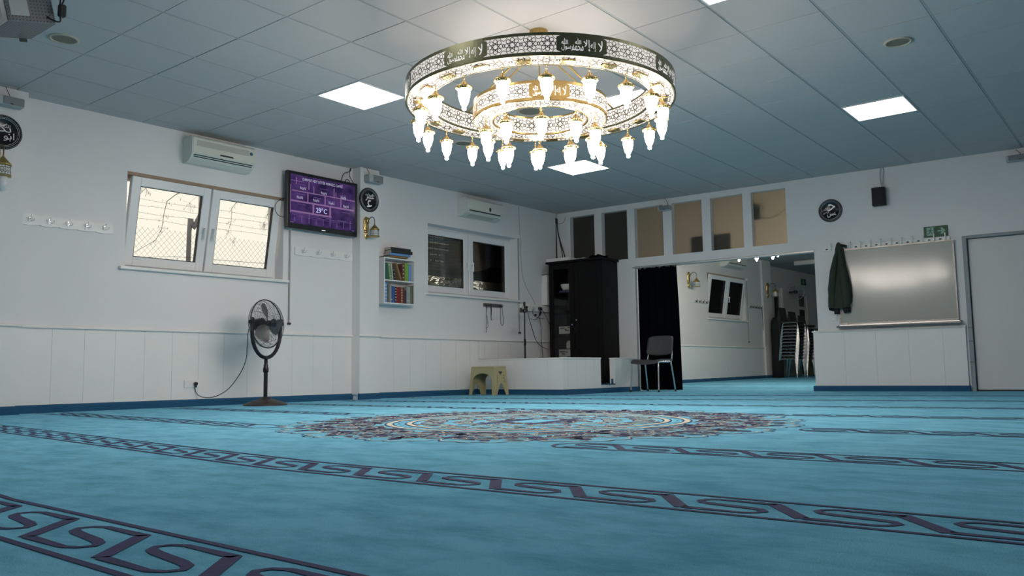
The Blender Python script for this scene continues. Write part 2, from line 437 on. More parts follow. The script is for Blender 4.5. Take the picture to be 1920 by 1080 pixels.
for k in range(NP):
    th = 2*pi*k/NP; half = pi/NP
    rk = random.Random(100 + k % 2)
    for sgn in (1, -1):
        for rc, ac, r0, tn in ((1.12, .10, .085, 1.3), (1.27, .13, .11, 1.4), (1.40, .06, .075, 1.2), (1.17, .02, .05, 1.1), (1.43, .15, .06, 1.1)):
            a = sgn*ac; c = polar(rc, a)
            sp = rot2(spiral(c[0], c[1], r0, a + pi/2*sgn, tn, sgn), th)
            dark.strip(sp, [0.020 - 0.010*i/16 for i in range(17)], mp_med)
            cream.strip([(p[0]*1.010, p[1]*1.010) for p in sp], 0.009, lambda a_, b_: mp_med(a_, b_, 0.0018))
        for j in range(15):
            rc = 1.02 + 0.52*rk.random(); a = sgn*half*rk.random()
            c = rot2([polar(rc, a)], th)[0]; l_, w_, t_ = 0.03 + .04*rk.random(), 0.010 + .016*rk.random(), th + a + 6.3*rk.random()
            leafpoly(cream, c[0], c[1], l_ + .008, w_ + .006, t_, 0.0014); leafpoly(dark, c[0], c[1], l_, w_, t_)
    # stem and bud on the axis
    stem = rot2([(1.0, 0), (1.1, .015), (1.2, -.015), (1.33, .015), (1.5, 0)], th)
    dark.strip(stem, 0.014, mp_med); cream.strip([(p[0]+.012, p[1]+.012) for p in stem], 0.008, lambda a_, b_: mp_med(a_, b_, 0.0018))
    c = rot2([(1.36, 0)], th)[0]; leafpoly(dark, c[0], c[1], .075, .045, th)
    c = rot2([(1.52, 0)], th + half)[0]; leafpoly(dark, c[0], c[1], .05, .03, th + half)
    # specks between the two cream rings
    for j in range(3):
        a = th + half*2*(j+.5)/3; c = polar(.893, a); leafpoly(dark, c[0], c[1], .018, .008, a + 1.2*j)
    # inner field
    for sgn in (1, -1):
        for rc, ac, r0, tn in ((.70, .13, .10, 1.3), (.50, .17, .085, 1.2), (.30, .12, .06, 1.1)):
            if rc < .4 and k % 2: continue
            c = polar(rc, sgn*ac); sp = rot2(spiral(c[0], c[1], r0, sgn*ac + pi/2*sgn, tn, sgn), th)
            dark.strip(sp, [0.018 - 0.009*i/16 for i in range(17)], mp_med)
            cream.strip([(p[0]*1.014, p[1]*1.014) for p in sp], 0.008, lambda a_, b_: mp_med(a_, b_, 0.0018))
    for j in range(9):
        rc = .2 + .6*rk.random(); a = th + half*2*rk.random(); c = polar(rc, a); t_ = 6.3*rk.random()
        leafpoly(cream, c[0], c[1], .06, .022, t_, .0014); leafpoly(dark, c[0], c[1], .03 + .022*rk.random(), .012 + .010*rk.random(), t_)
for (px, py) in ((-.10, .16), (.05, -.13)):   # the two heavy strokes of the woven emblem in the middle
    dark.strip([(px-.34, py-.02), (px-.05, py), (px+.30, py+.015)], .07, lambda a_, b_: mp_med(a_, b_, 0.0021))
tag(dark.obj('medallion_pattern', M['navy'], floor), kind='stuff')
tag(cream.obj('medallion_outline', M['cream'], floor), kind='stuff')

# ------------------------------------------------------------------ ceiling: slab, rails, tiles, light panels
mb = MB(); cp = [LW(0.35, -0.35), LW(-15.3, -0.35), LW(-15.3) + (BW(11.8) - BW(0)), BW(11.8, -0.3)]
mb.add([(p.x, p.y, H+0.06) for p in cp] + [(p.x, p.y, H+0.2) for p in cp], [(3,2,1,0), (4,5,6,7)] + [(i, (i+1) % 4, (i+1) % 4 + 4, i+4) for i in range(4)])
ceiling = tag(mb.obj('ceiling', M['dark_gap']), kind='structure')
def clip(poly, edges):
    for a, b in edges:
        nx, ny = -(b.y-a.y), (b.x-a.x); out = []
        for i in range(len(poly)):
            p, q = poly[i], poly[(i+1) % len(poly)]
            dp = (p[0]-a.x)*nx + (p[1]-a.y)*ny; dq = (q[0]-a.x)*nx + (q[1]-a.y)*ny
            if dp >= 0: out.append(p)
            if (dp > 0) != (dq > 0) and abs(dp-dq) > 1e-12:
                t = dp/(dp-dq); out.append((p[0]+(q[0]-p[0])*t, p[1]+(q[1]-p[1])*t))
        poly = out
        if len(poly) < 3: return []
    return poly
edges = [(ROOM[i], ROOM[(i+1) % 4]) for i in range(4)]
LIGHTS = [(3, 0), (9, 0), (3, 6), (9, 6), (6, 3), (0, 3), (-3, 6), (-3, 0)]  # last three are unseen panels added to brighten the left floor
def in_view(x, y, z):
    d = V((x, y, z - CAM_H)); a = d.dot(fwd)
    return a > 0.3 and abs(d.dot(r2)/a) < 0.66 and abs(d.dot(u2)/a) < 0.385
vis = []; rest = MB(); rails = MB()
for i in range(-10, 15):
    for j in range(-5, 20):
        if (i, j) in LIGHTS: continue
        x0 = GX0 + T*i; y0 = GY0 - T*j; g1 = 0.0035; g2 = 0.011
        poly = clip([(x0+g1, y0-T+g2), (x0+T-g1, y0-T+g2), (x0+T-g1, y0-g2), (x0+g1, y0-g2)], edges)
        if len(poly) < 3: continue
        ar = abs(sum(poly[k][0]*poly[(k+1) % len(poly)][1] - poly[(k+1) % len(poly)][0]*poly[k][1] for k in range(len(poly))))/2
        if ar < 0.004: continue
        cx = sum(p[0] for p in poly)/len(poly); cy = sum(p[1] for p in poly)/len(poly)
        sag = 0.0022*rnd.random()
        m1 = MB(); n = len(poly)
        m1.add([(p[0], p[1], H - sag) for p in poly] + [(p[0], p[1], H+0.018) for p in poly], [tuple(range(n-1, -1, -1)), tuple(range(n, 2*n))] + [(k, (k+1) % n, (k+1) % n + n, k+n) for k in range(n)])
        if any(in_view(p[0], p[1], H) for p in poly) : vis.append((hypot(cx, cy), m1))
        else: rest.add(m1.v, m1.f)
vis.sort(key=lambda t: t[0])
for k, (d, m1) in enumerate(vis):
    if k < 298: m1.obj('ceiling_tile', M['tile'], ceiling)
    else: rest.add(m1.v, m1.f)
tag(rest.obj('ceiling_tiling', M['tile'], ceiling), kind='stuff')
def clip_line(p, q):
    t0, t1 = 0.0, 1.0; p = V(p); q = V(q)
    for a, b in edges:
        nx, ny = -(b.y-a.y), (b.x-a.x)
        dp = (p.x-a.x)*nx + (p.y-a.y)*ny; dq = (q.x-a.x)*nx + (q.y-a.y)*ny
        if dp < 0 and dq < 0: return None
        if dp < 0: t0 = max(t0, dp/(dp-dq))
        elif dq < 0: t1 = min(t1, dp/(dp-dq))
    if t0 >= t1: return None
    return p + (q-p)*t0, p + (q-p)*t1
for j in range(-5, 20):
    sg = clip_line((-12, GY0-T*j, 0), (14, GY0-T*j, 0))
    if sg: MB().box(sg[0].x, sg[1].x, sg[0].y-0.009, sg[0].y+0.009, H+0.001, H+0.03).obj('ceiling_rail', M['tbar'], ceiling)
for k, (i, j) in enumerate(LIGHTS):
    x0 = GX0 + T*i; y0 = GY0 - T*j
    far = ['left of the chandelier', 'lowest behind the chandelier', 'cut by the top picture edge', 'farthest right', 'seen through the chandelier', 'added unseen as fill over the left part of the carpet', 'added unseen as fill overhead near the camera', 'added unseen as fill nearest the left wall']
    t = thing('ceiling_light', 'square white light panel in the tiled ceiling, ' + far[k], 'ceiling light', (x0+T/2, y0-T/2, H), 0, 'square ceiling light panels')
    f = MB(); a = T/2-0.012; b = a-0.014
    for bx in ((-a,a,-a,-b),(-a,a,b,a),(-a,-b,-b,b),(b,a,-b,b)): f.box(bx[0],bx[1],bx[2],bx[3],-0.006,0.02)
    f.obj('frame', M['pvc'], t)
    MB().box(-b, b, -b, b, -0.001, 0.012).obj('diffuser', M['led'], t)

# ------------------------------------------------------------------ walls
def wallmesh(boxes): 
    mb = MB()
    for b in boxes: mb.box(*b)
    return mb
TW = 0.30
W1 = (-7.29, -5.41, 1.45, 2.44); W2 = (-3.03, -1.06, 1.45, 2.44)
bx = []
def holes(x0, x1, z0, z1, y0, y1, hs):
    out = []; xs = x0
    for (a, b, c, d) in hs:
        out += [(xs, a, y0, y1, z0, z1), (a, b, y0, y1, z0, c), (a, b, y0, y1, d, z1)]; xs = b
    out.append((xs, x1, y0, y1, z0, z1)); return out
wall_left = tag(wallmesh(holes(-15.3, 0.0, -0.05, H+0.06, 0, TW, [W1, W2])).obj('wall_left', M['wall'], None, C0, AL), kind='structure')
# pilasters on the left wall
MB().box(-9.4, -8.30, -0.15, 0, 0, H).obj('pilaster', M['wall'], wall_left)
MB().box(-4.375, -4.06, -0.16, 0, 0, H).obj('pilaster', M['wall'], wall_left)
# dado planks
def planks(parent, u0, u1, z0, z1, d0, first=None, pitch=0.298, name='plank', mt='dado', th=0.012):
    n = 0; u = u0 if first is None else first
    cuts = [u0]
    while u < u1 - 0.03:
        if u > u0 + 0.03: cuts.append(u)
        u += pitch
    cuts.append(u1)
    for a, b in zip(cuts[:-1], cuts[1:]):
        MB().box(a+0.0010, b-0.0010, -d0-th, -d0, z0, z1).obj(name, M[mt], parent)
DZ = 0.792
planks(wall_left, -8.30, -4.375, 0.06, DZ, 0.0, -8.254)
planks(wall_left, -4.06, -2.03, 0.06, DZ, 0.0, -3.98)
planks(wall_left, -2.0, -0.05, 0.52, DZ, 0.0, -1.87, 0.30)
planks(wall_left, -9.3, -8.30, 0.06, DZ, 0.15, -9.2)
planks(wall_left, -4.375, -4.06, 0.06, DZ, 0.16, -4.375, 0.4)
MB().box(-4.387, -4.375, -0.172, 0.0, 0.06, DZ).obj('plank', M['dado'], wall_left)
def rail_mb(segs):
    mb = MB()
    for (a, b, d) in segs:
        mb.prism([(-d-0.03, DZ), (-d-0.034, DZ+0.008), (-d-0.03, DZ+0.018), (-d-0.016, DZ+0.026), (-d, DZ+0.028), (-d, DZ)], a, b, 'x')
    return mb
rail_mb([(-8.30, -4.375, 0), (-4.06, -0.03, 0), (-9.3, -8.30+0.03, 0.15), (-4.40, -4.06+0.02, 0.16)]).obj('trim_1', M['dado'], None, C0, AL, 'structure')
def skirt(segs):
    mb = MB()
    for (a, b, d) in segs: mb.prism([(-d-0.03, 0), (-d-0.032, 0.06), (-d-0.022, 0.075), (-d, 0.078), (-d, 0)], a, b, 'x')
    return mb
skirt([(-8.30, -4.375, 0), (-4.06, -2.03, 0), (-9.3, -8.27, 0.15), (-4.40, -4.05, 0.16)]).obj('baseboard_left', M['base'], None, C0, AL, 'structure')

# back wall
PAN = [(0.256, 0.720), (0.858, 1.324), (1.455, 1.949), (2.098, 2.591), (2.727, 3.229), (3.356, 3.862)]
PZ0, PZ1 = 2.091, 2.893
OP = (1.44, 4.222, 1.957)
DR = (6.055, 8.25, 1.952)
TB = 0.16
bx = [(-0.4, 11.8, 0, TB, PZ1, H+0.06), (-0.4, 11.8, 0, TB, OP[2], PZ0), (-0.4, OP[0], 0, TB, -0.05, OP[2]), (OP[1], DR[0], 0, TB, -0.05, OP[2]),
      (DR[1], 11.8, 0, TB, -0.05, OP[2]), (DR[0], DR[1], 0.12, TB, -0.05, OP[2])]
xs = -0.4
for a, b in PAN: bx.append((xs, a, 0, TB, PZ0, PZ1)); xs = b
bx.append((xs, 11.8, 0, TB, PZ0, PZ1))
wall_back = tag(wallmesh(bx).obj('wall_back', M['wall'], None, C0, AB), kind='structure')
MB().box(1.40, OP[1], -0.012, 0.02, OP[2]-0.028, OP[2]-0.006).obj('trim_4', M['alu'], None, C0, AB, 'structure')
MB().box(4.165, 6.03, -0.03, 0, 0.0, 0.806).obj('dado_backing', M['dado'], wall_back)
planks(wall_back, 4.165, 6.03, 0.05, 0.806, 0.03, 4.57, 0.40)
MB().prism([(-0.058, .800), (-0.06, .81), (-0.05, .824), (0, .826), (0, .80)], 4.150, 6.035, 'x').obj('trim_2', M['dado'], None, C0, AB, 'structure')
mb = MB(); mb.prism([(-0.065, 0), (-0.066, 0.06), (-0.056, 0.072), (0, 0.072), (0, 0)], 4.14, 6.045, 'x'); mb.obj('baseboard_back', M['base'], None, C0, AB, 'structure')
# frosted panes above the opening
win5 = thing('window_5', 'row of six tan frosted panes high in the back wall', 'window', C0, AB, None, 'structure')
for a, b in PAN:
    MB().box(a-0.01, b+0.01, 0.105, 0.112, PZ0-0.01, PZ1+0.01).obj('pane', M['frost'], win5)
# side and rear walls out of view
for nm, A, B_ in (('wall_right', ROOM[3], ROOM[2]), ('wall_front', ROOM[1], ROOM[2])):
    d = (B_-A); ln = d.length; a = atan2(d.y, d.x); o = -1 if nm == 'wall_front' else 1
    mb = MB(); mb.box(0, ln, 0.0, 0.2, -0.05, H+0.06) if nm == 'wall_front' else mb.box(0, ln, 0, 0.2, -0.05, H+0.06)
    if nm == 'wall_front': mb.v = [(p[0], -0.2 + p[1] if False else -p[1], p[2]) for p in mb.v]; mb.f = [tuple(reversed(f)) for f in mb.f]
    if nm == 'wall_right':
        n = V((-d.y, d.x, 0)); c = sum((V(p) for p in ROOM), V((0,0,0)))/4
        if (c-A).dot(n) > 0: mb.v = [(p[0], -p[1], p[2]) for p in mb.v]; mb.f = [tuple(reversed(f)) for f in mb.f]
    else:
        n = V((-d.y, d.x, 0)); c = sum((V(p) for p in ROOM), V((0,0,0)))/4
        if (c-A).dot(n) < 0: mb.v = [(p[0], -p[1], p[2]) for p in mb.v]; mb.f = [tuple(reversed(f)) for f in mb.f]
    mb.obj(nm, M['wall'], None, A, a, 'structure')

# door on the right of the back wall
door = thing('door_1', 'wide flat white door leaf in a grey steel frame', 'door', C0, AB, None, 'structure')
f = MB(); f.box(DR[0], DR[0]+0.048, -0.012, 0.12, 0, DR[2]); f.box(DR[0]+0.048, DR[1], -0.012, 0.12, DR[2]-0.03, DR[2]); f.box(DR[1]-0.05, DR[1], -0.012, 0.12, 0, DR[2]-0.03)
f.obj('door_frame', M['doorg'], door)
for zz in (0.79, 0.62, 0.36): MB().box(DR[0]-0.002, DR[0]+0.05, -0.016, -0.011, zz, zz+0.006).obj('frame_joint', M['dark_gap'], door)
MB().rbox(DR[0]+0.056, DR[1]-0.055, 0.055, 0.10, 0.018, DR[2]-0.035, 0.004, 1).obj('door_leaf', M['doorw'], door)
MB().box(DR[0]+0.05, DR[1]-0.05, 0.05, 0.115, 0.0, 0.017).obj('threshold_gap', M['dark_gap'], door)

# ------------------------------------------------------------------ windows
def sash(parent, x0, wd, z0, ht, y, tilt, hx, handle_side):
    s = bpy.data.objects.new('sash', None)
    rw = 0.095; th = 0.062
    f = MB()
    f.rbox(0, rw, 0, th, 0, ht, .006, 1); f.rbox(wd-rw, wd, 0, th, 0, ht, .006, 1)
    f.rbox(rw-.004, wd-rw+.004, 0, th, 0, rw, .006, 1); f.rbox(rw-.004, wd-rw+.004, 0, th, ht-rw, ht, .006, 1)
    o = f.obj('sash', M['pvc'], parent, (x0, y, z0)); o.rotation_euler.x = tilt
    MB().box(rw-.005, wd-rw+.005, .026, .036, rw-.005, ht-rw+.005).obj('pane', M['glass'], o)
    g = MB(); b = .007
    for q in ((rw, rw+b, rw, ht-rw), (wd-rw-b, wd-rw, rw, ht-rw), (rw, wd-rw, rw, rw+b), (rw, wd-rw, ht-rw-b, ht-rw)): g.box(q[0], q[1], .012, .05, q[2], q[3])
    g.obj('seal', M['seal'], o)
    h = MB(); hz = ht*0.5
    h.rbox(hx-.014, hx+.014, -.010, 0, hz-.035, hz+.035, .004, 1)
    h.cyl((hx, -.01, hz+.015), (hx, -.045, hz+.015), .010)
    h.rbox(hx-.011, hx+.011, -.058, -.042, hz-.105, hz+.03, .005, 1)
    h.obj('handle', M['white'], o)
    return o
def window(n, what, u0, u1, z0, z1, tilt, ztop, dep, strap, frame_z=0.0):
    wn = thing('window_%d' % n, what, 'window', LW(u0, 0, z0), AL, None, 'structure')
    wd = u1-u0; ht = z1-z0
    f = MB(); y0, y1 = dep, dep+.075
    f.box(0, .055, y0, y1, 0, ht); f.box(wd-.055, wd, y0, y1, 0, ht); f.box(.055, wd-.055, y0, y1, 0, .05); f.box(.055, wd-.055, y0, y1, ht-.05, ht)
    f.box(wd/2-.02, wd/2+.02, y0+.01, y1, .05, ht-.05)
    f.obj('window_frame', M['pvc'], wn)
    sw = wd/2 - .055
    sash(wn, .045, sw, .03, ht-.06, dep-.03, tilt, sw-.045, 1)
    sash(wn, wd/2+.008, sw, .03, ht-.06, dep-.03, tilt, .045, -1)
    MB().rbox(-.06, wd+.06, -.05, dep, -.035, -.002, .006, 1).obj('window_sill', M['white'], wn)
    if strap:
        s = MB(); sx = wd + strap[0]
        s.rbox(sx-.011, sx+.011, -.016, -.004, strap[1]-z0, strap[2]-z0, .003, 1)
        s.obj('shutter_strap', M['strap'], wn)
        k = MB(); k.rbox(sx-.02, sx+.02, -.03, 0, strap[1]-z0-.012, strap[1]-z0+.012, .004, 1); k.obj('strap_end', M['seal'], wn)
        k = MB(); k.rbox(sx-.018, sx+.018, -.04, 0, strap[2]-z0-.02, strap[2]-z0+.03, .004, 1); k.obj('strap_guide', M['white'], wn)
    return wn
win1 = window(1, 'bright double window with both sashes tilted open above the fan', W1[0], W1[1], W1[2], W1[3], R(10.3), 0, .17, (.085, .93, 2.08))
MB().box(0, W1[1]-W1[0], 0.0, .14, .955, .99).obj('lintel_board', M['beam'], win1)
win2 = window(2, 'double window with its dark roller shutter two thirds down', W2[0], W2[1], W2[2], W2[3], 0, 0, .17, (.008, .935, 2.46))
# roller shutter, slat by slat; the upper left links let daylight through their slots
zt, zb, pit = 2.45, 1.745, 0.0445
ns = int((zt-zb)/pit); zb = zt - ns*pit
for k in range(ns):
    z1_ = zt - k*pit; z0_ = z1_ - pit
    s = MB(); wd = W2[1]-W2[0]; y0, y1 = .262, .274
    nh = [16, 19, 19, 18, 16, 4, 3][k//2-1] if (k % 2 == 0 and 1 <= k//2 <= 7) else 0
    if nh:
        s.prism([(y0, z0_-W2[2]+.010), (y0-.004, (z0_+z1_)/2-W2[2]+.004), (y0, z1_-W2[2]), (y1, z1_-W2[2]), (y1, z0_-W2[2]+.010)], 0, wd, 'x')
        rr = random.Random(k); x = 0.02; last = 0.0
        for h in range(nh):
            if rr.random() < (.1 if k < 8 else .45 if k < 11 else .2): x += .036; continue
            s.box(last, x, y0+.002, y1-.001, z0_-W2[2]-.006, z0_-W2[2]+.010); last = x + .013; x += .036
        s.box(last, wd, y0+.002, y1-.001, z0_-W2[2]-.006, z0_-W2[2]+.010)
    else:
        s.prism([(y0+.003, z0_-W2[2]), (y0, z0_-W2[2]+.004), (y0-.004, (z0_+z1_)/2-W2[2]), (y0, z1_-W2[2]-.003), (y1, z1_-W2[2]), (y1, z0_-W2[2])], 0, wd, 'x')
    s.obj('shutter_slat', M['shutter'], win2)
s = MB(); s.rbox(0, W2[1]-W2[0], .258, .28, zb-W2[2]-.05, zb-W2[2]-.0, .004, 1); s.obj('shutter_bottom_bar', M['shutter'], win2)
s = MB(); s.rbox(1.52, 1.66, .10, .125, -.001, .012, .003, 1); s.obj('black_vent_strip', M['black'], win2)

# ------------------------------------------------------------------ outside the windows
g = MB(); g.add([LW(-40, 0, -.4) + V((0, 0.4, 0)), LW(40, -0.4, -.4), LW(40, -60, -.4), LW(-40, -60, -.4)], [(0,1,2,3)])
tag(g.obj('ground', M['ground']), kind='structure')
fen = thing('chain_link_fence', 'chain link fence topped with barbed wire outside the tilted window', 'fence', LW(-5.0, -3.0, -.4), AL)
for px in (-3.0, 0, 3.0):
    p = MB(); p.tube([(px, 0, 0), (px, 0, 2.83), (px+.05, -.03, 2.90), (px+.16, -.1, 3.19)], .034, 8); p.obj('post', M['rust'], fen)
wm = MB(); pz0, pz1 = 1.9, 2.82; pit = .080; hh = pz1-pz0
k = -46
while k*pit < 3.4:
    x = k*pit
    for sg in (1, -1):
        a = (x, -.045, pz0); b = (x + sg*hh*.88, -.045 - .004*sg, pz1)
        wm.tube([a, b], .0017, 3, caps=False)
    k += 1
wm.tube([(-4, -.045, 2.28), (3.4, -.045, 2.24)], .006, 4)
tag(wm.obj('wire_mesh', M['wire'], fen), kind='stuff')
for z_, o_ in ((2.93, .04), (3.02, .07), (3.11, .10), (3.20, .13)):
    bw = MB(); pts = [(-4 + .5*i, -.03-o_*.6, z_ + .012*sin(2.1*i + z_*30)) for i in range(16)]
    bw.tube(pts, .0022, 3, caps=False)
    for i in range(40):
        x = -4 + .185*i; zc = z_ + .006*sin(i); bw.tube([(x, -.05-o_*.6, zc-.012), (x+.008, -.03-o_*.6, zc+.012)], .0022, 3); 
    bw.obj('barbed_wire', M['wire'], fen)
def leaves(mb, c, rad, n, size, rr, sq=(1,1,1), droop=0):
    for _ in range(n):
        while True:
            p = V((rr.uniform(-1,1), rr.uniform(-1,1), rr.uniform(-1,1)))
            if p.length < 1: break
        q = V((c[0] + p.x*rad*sq[0], c[1] + p.y*rad*sq[1], c[2] + p.z*rad*sq[2]))
        a = V((rr.uniform(-1,1), rr.uniform(-1,1), rr.uniform(-1,1)-droop)).normalized(); b = a.orthogonal().normalized()
        s = size*rr.uniform(.6, 1.3)
        mb.add([q-a*s, q+b*s*.32, q+a*s, q-b*s*.32], [(0,1,2,3)])
rr = random.Random(5)
tr = thing('drooping_tree', 'tree whose thin leafy twigs droop in front of the fence outside', 'tree', LW(-3.6, -2.35, -.4), AL)
t = MB(); t.tube([(0, 0, 0), (.05, 0, 1.4), (0, .05, 2.6), (-.1, 0, 3.9)], [.11, .10, .08, .05], 8)
tw = MB(); lv = MB()
def twig(pts, r=.007, n_l=26, sz=.030):
    r *= .36
    tw.tube(pts, [r*(1-.75*i/(len(pts)-1)) for i in range(len(pts))], 4, caps=False)
    for _ in range(n_l):
        i = rr.randrange(max(1, len(pts)//3), len(pts)); p = V(pts[i]) + V((rr.uniform(-.07,.07), rr.uniform(-.05,.05), rr.uniform(-.12,.02)))
        a = V((rr.uniform(-.5,.5), rr.uniform(-.3,.3), -1)).normalized(); b = a.orthogonal().normalized(); s = sz*rr.uniform(.5, 1.1)
        lv.add([p-a*s, p+b*s*.25, p+a*s, p-b*s*.25], [(0,1,2,3)])
        tw.tube([pts[i], p], .0009, 3, caps=False)
twig([(-.1, 0, 3.9), (-1.0, 0, 3.7), (-1.75, 0, 3.32), (-1.95, 0, 3.22), (-2.08, 0, 3.10), (-2.12, 0, 2.9), (-2.14, 0, 2.72), (-2.22, 0, 2.55), (-2.5, 0, 2.36), (-2.9, 0, 2.1)], .018, 34)
twig([(-.1, 0, 3.9), (-1.2, .05, 3.75), (-2.05, .05, 3.45), (-2.35, .05, 3.25), (-2.55, .05, 3.0)], .012, 30)
twig([(-.1, 0, 3.9), (-.7, 0, 3.6), (-1.0, 0, 3.28), (-1.1, 0, 3.15), (-1.11, 0, 2.95), (-1.15, 0, 2.8), (-1.05, 0, 2.72)], .014, 44)
twig([(-1.0, 0, 3.7), (-1.5, .1, 3.35), (-1.7, .1, 3.15)], .010, 40)
twig([(-.1, 0, 3.6), (-.3, .1, 3.4), (-.42, .1, 3.2), (-.5, .1, 3.0)], .012, 70)
twig([(0, 0, 2.4), (-.8, .3, 2.42), (-1.8, .3, 2.40), (-2.6, .3, 2.3), (-3.0, .3, 2.15)], .010, 12)
t.obj('trunk', M['bark'], tr); tag(tw.obj('twigs', M['bark'], tr), kind='stuff'); tag(lv.obj('foliage', M['leaf'], tr), kind='stuff')
def bush(name, label, u, d, z, rad, n, sz, sq, seed, group=None):
    b = thing(name, label, 'tree', LW(u, d, -.4), AL, group); r_ = random.Random(seed)
    t = MB(); t.tube([(0,0,0), (.03,0,(z+.4)*.6), (0,.02,z+.4+rad*.3)], [.07,.055,.02], 7)
    for i in range(7):
        a = r_.uniform(0, 6.28); h = (z+.4)*r_.uniform(.5, 1.0); t.tube([(0,0,h), (cos(a)*rad*.5*sq[0], sin(a)*rad*.5*sq[1], h+rad*.25), (cos(a)*rad*.85*sq[0], sin(a)*rad*.85*sq[1], h+rad*.3)], [.03,.02,.008], 5)
    t.obj('trunk', M['bark'], b)
    lv = MB()
    for i in range(max(6, n//60)):
        p = V((r_.uniform(-1,1)*sq[0], r_.uniform(-1,1)*sq[1], r_.uniform(-1,1)*sq[2])) * rad*.8
        leaves(lv, (p.x, p.y, z+.4+p.z), rad*.30, 60, sz, r_)
    tag(lv.obj('foliage', M['leaf'], b), kind='stuff'); return b
bush('evergreen_shrub', 'dark evergreen shrub at the left edge of the tilted window', -5.74, -4.0, 2.0, .52, 700, .045, (.42, .6, 1.1), 3)
for i, (u, d, z, rad, n, lab) in enumerate([(2.0, -4.8, 2.0, .85, 1500, 'broad dark tree outside behind the left sash of the shuttered window'),
        (3.3, -5.4, 2.1, .75, 1000, 'thin dark tree outside behind the middle of the shuttered window'), (5.0, -5.0, 2.0, .9, 1500, 'dark reddish tree outside behind the right sash of the shuttered window')]):
    bush('garden_tree', lab, u, d, z, rad, int(n*1.6), .075, (1, .7, .75), 20+i, 'trees outside the shuttered window')

# ------------------------------------------------------------------ chandelier
HUB = V((5.092, 3.708, 0.0))
FA = atan2(-HUB.y, -HUB.x)     # direction from the hub to the camera side
ch = thing('chandelier', 'huge two ring brass chandelier with pierced calligraphy bands and glowing lamps', 'chandelier', (HUB.x, HUB.y, H), 0)
def zc(z): return z - H
def pol(r, a, z): return (r*cos(a), r*sin(a), zc(z))
g = MB(); g.lathe([(0, 0), (.070, 0), (.072, -.004), (.072, -.215), (.066, -.225), (0, -.225)], 24); g.obj('canopy', M['golddull'], ch)
for k, a in enumerate((FA + R(42), FA - R(42), FA + R(137), FA - R(137))):
    r_ = MB(); p0 = V(pol(.09, a, H-.085)); p1 = V(pol(.94, a, 2.545)); d = (p1-p0).normalized()
    r_.tube([pol(.065, a, H-.075), p0], .004, 6); r_.tube([p0, p0+d*.02], .010, 8); r_.tube([p0+d*.02, p1], .0085, 8); r_.obj('suspension_rod', M['golddull'], ch)
for k in range(4):
    a = FA + R(90*k); r_ = MB(); r_.tube([pol(.06, a, H-.20), pol(.44, a, 2.41)], .0055, 8); r_.obj('suspension_rod', M['golddull'], ch)

def lattice_cell(mb, mp, cx, cy, cw, chh, lw):
    # interlaced eight petal rosette with corner stars
    def q(a, b): return (cx + a*cw, cy + b*chh)
    for k in range(8):
        t = 2*pi*k/8; c = (.335*cos(t), .335*sin(t))
        if abs(c[0]) > .28 and abs(c[1]) < .1 or True:
            mb.strip([q(c[0] + .125*cos(t + 2*pi*i/7), c[1] + .125*sin(t + 2*pi*i/7)) for i in range(8)], lw, mp)
    for off in (0, pi/4):
        mb.strip([q(.20*cos(off + pi/2*i), .20*sin(off + pi/2*i)) for i in range(5)], lw, mp)
    for sx in (-1, 1):
        for sy in (-1, 1):
            mb.strip([q(.50*sx, .28*sy), q(.36*sx, .36*sy), q(.28*sx, .50*sy)], lw, mp)
    mb.strip([q(-.5, .12), q(-.42, 0), q(-.5, -.12)], lw, mp); mb.strip([q(.5, .12), q(.42, 0), q(.5, -.12)], lw, mp)
def band_plate(mb, r, z0, z1, th, n=96, a0=0, a1=2*pi):
    vs = []; closed = abs(a1-a0-2*pi) < 1e-6; m = n if closed else n+1
    for i in range(m):
        a = a0 + (a1-a0)*i/n
        vs += [pol(r, a, z0), pol(r, a, z1), pol(r-th, a, z1), pol(r-th, a, z0)]
    fs = []
    for i in range(n):
        j = (i+1) % m
        for k in range(4): fs.append((i*4+k, j*4+k, j*4+(k+1) % 4, i*4+(k+1) % 4))
    mb.add(vs, fs, False)
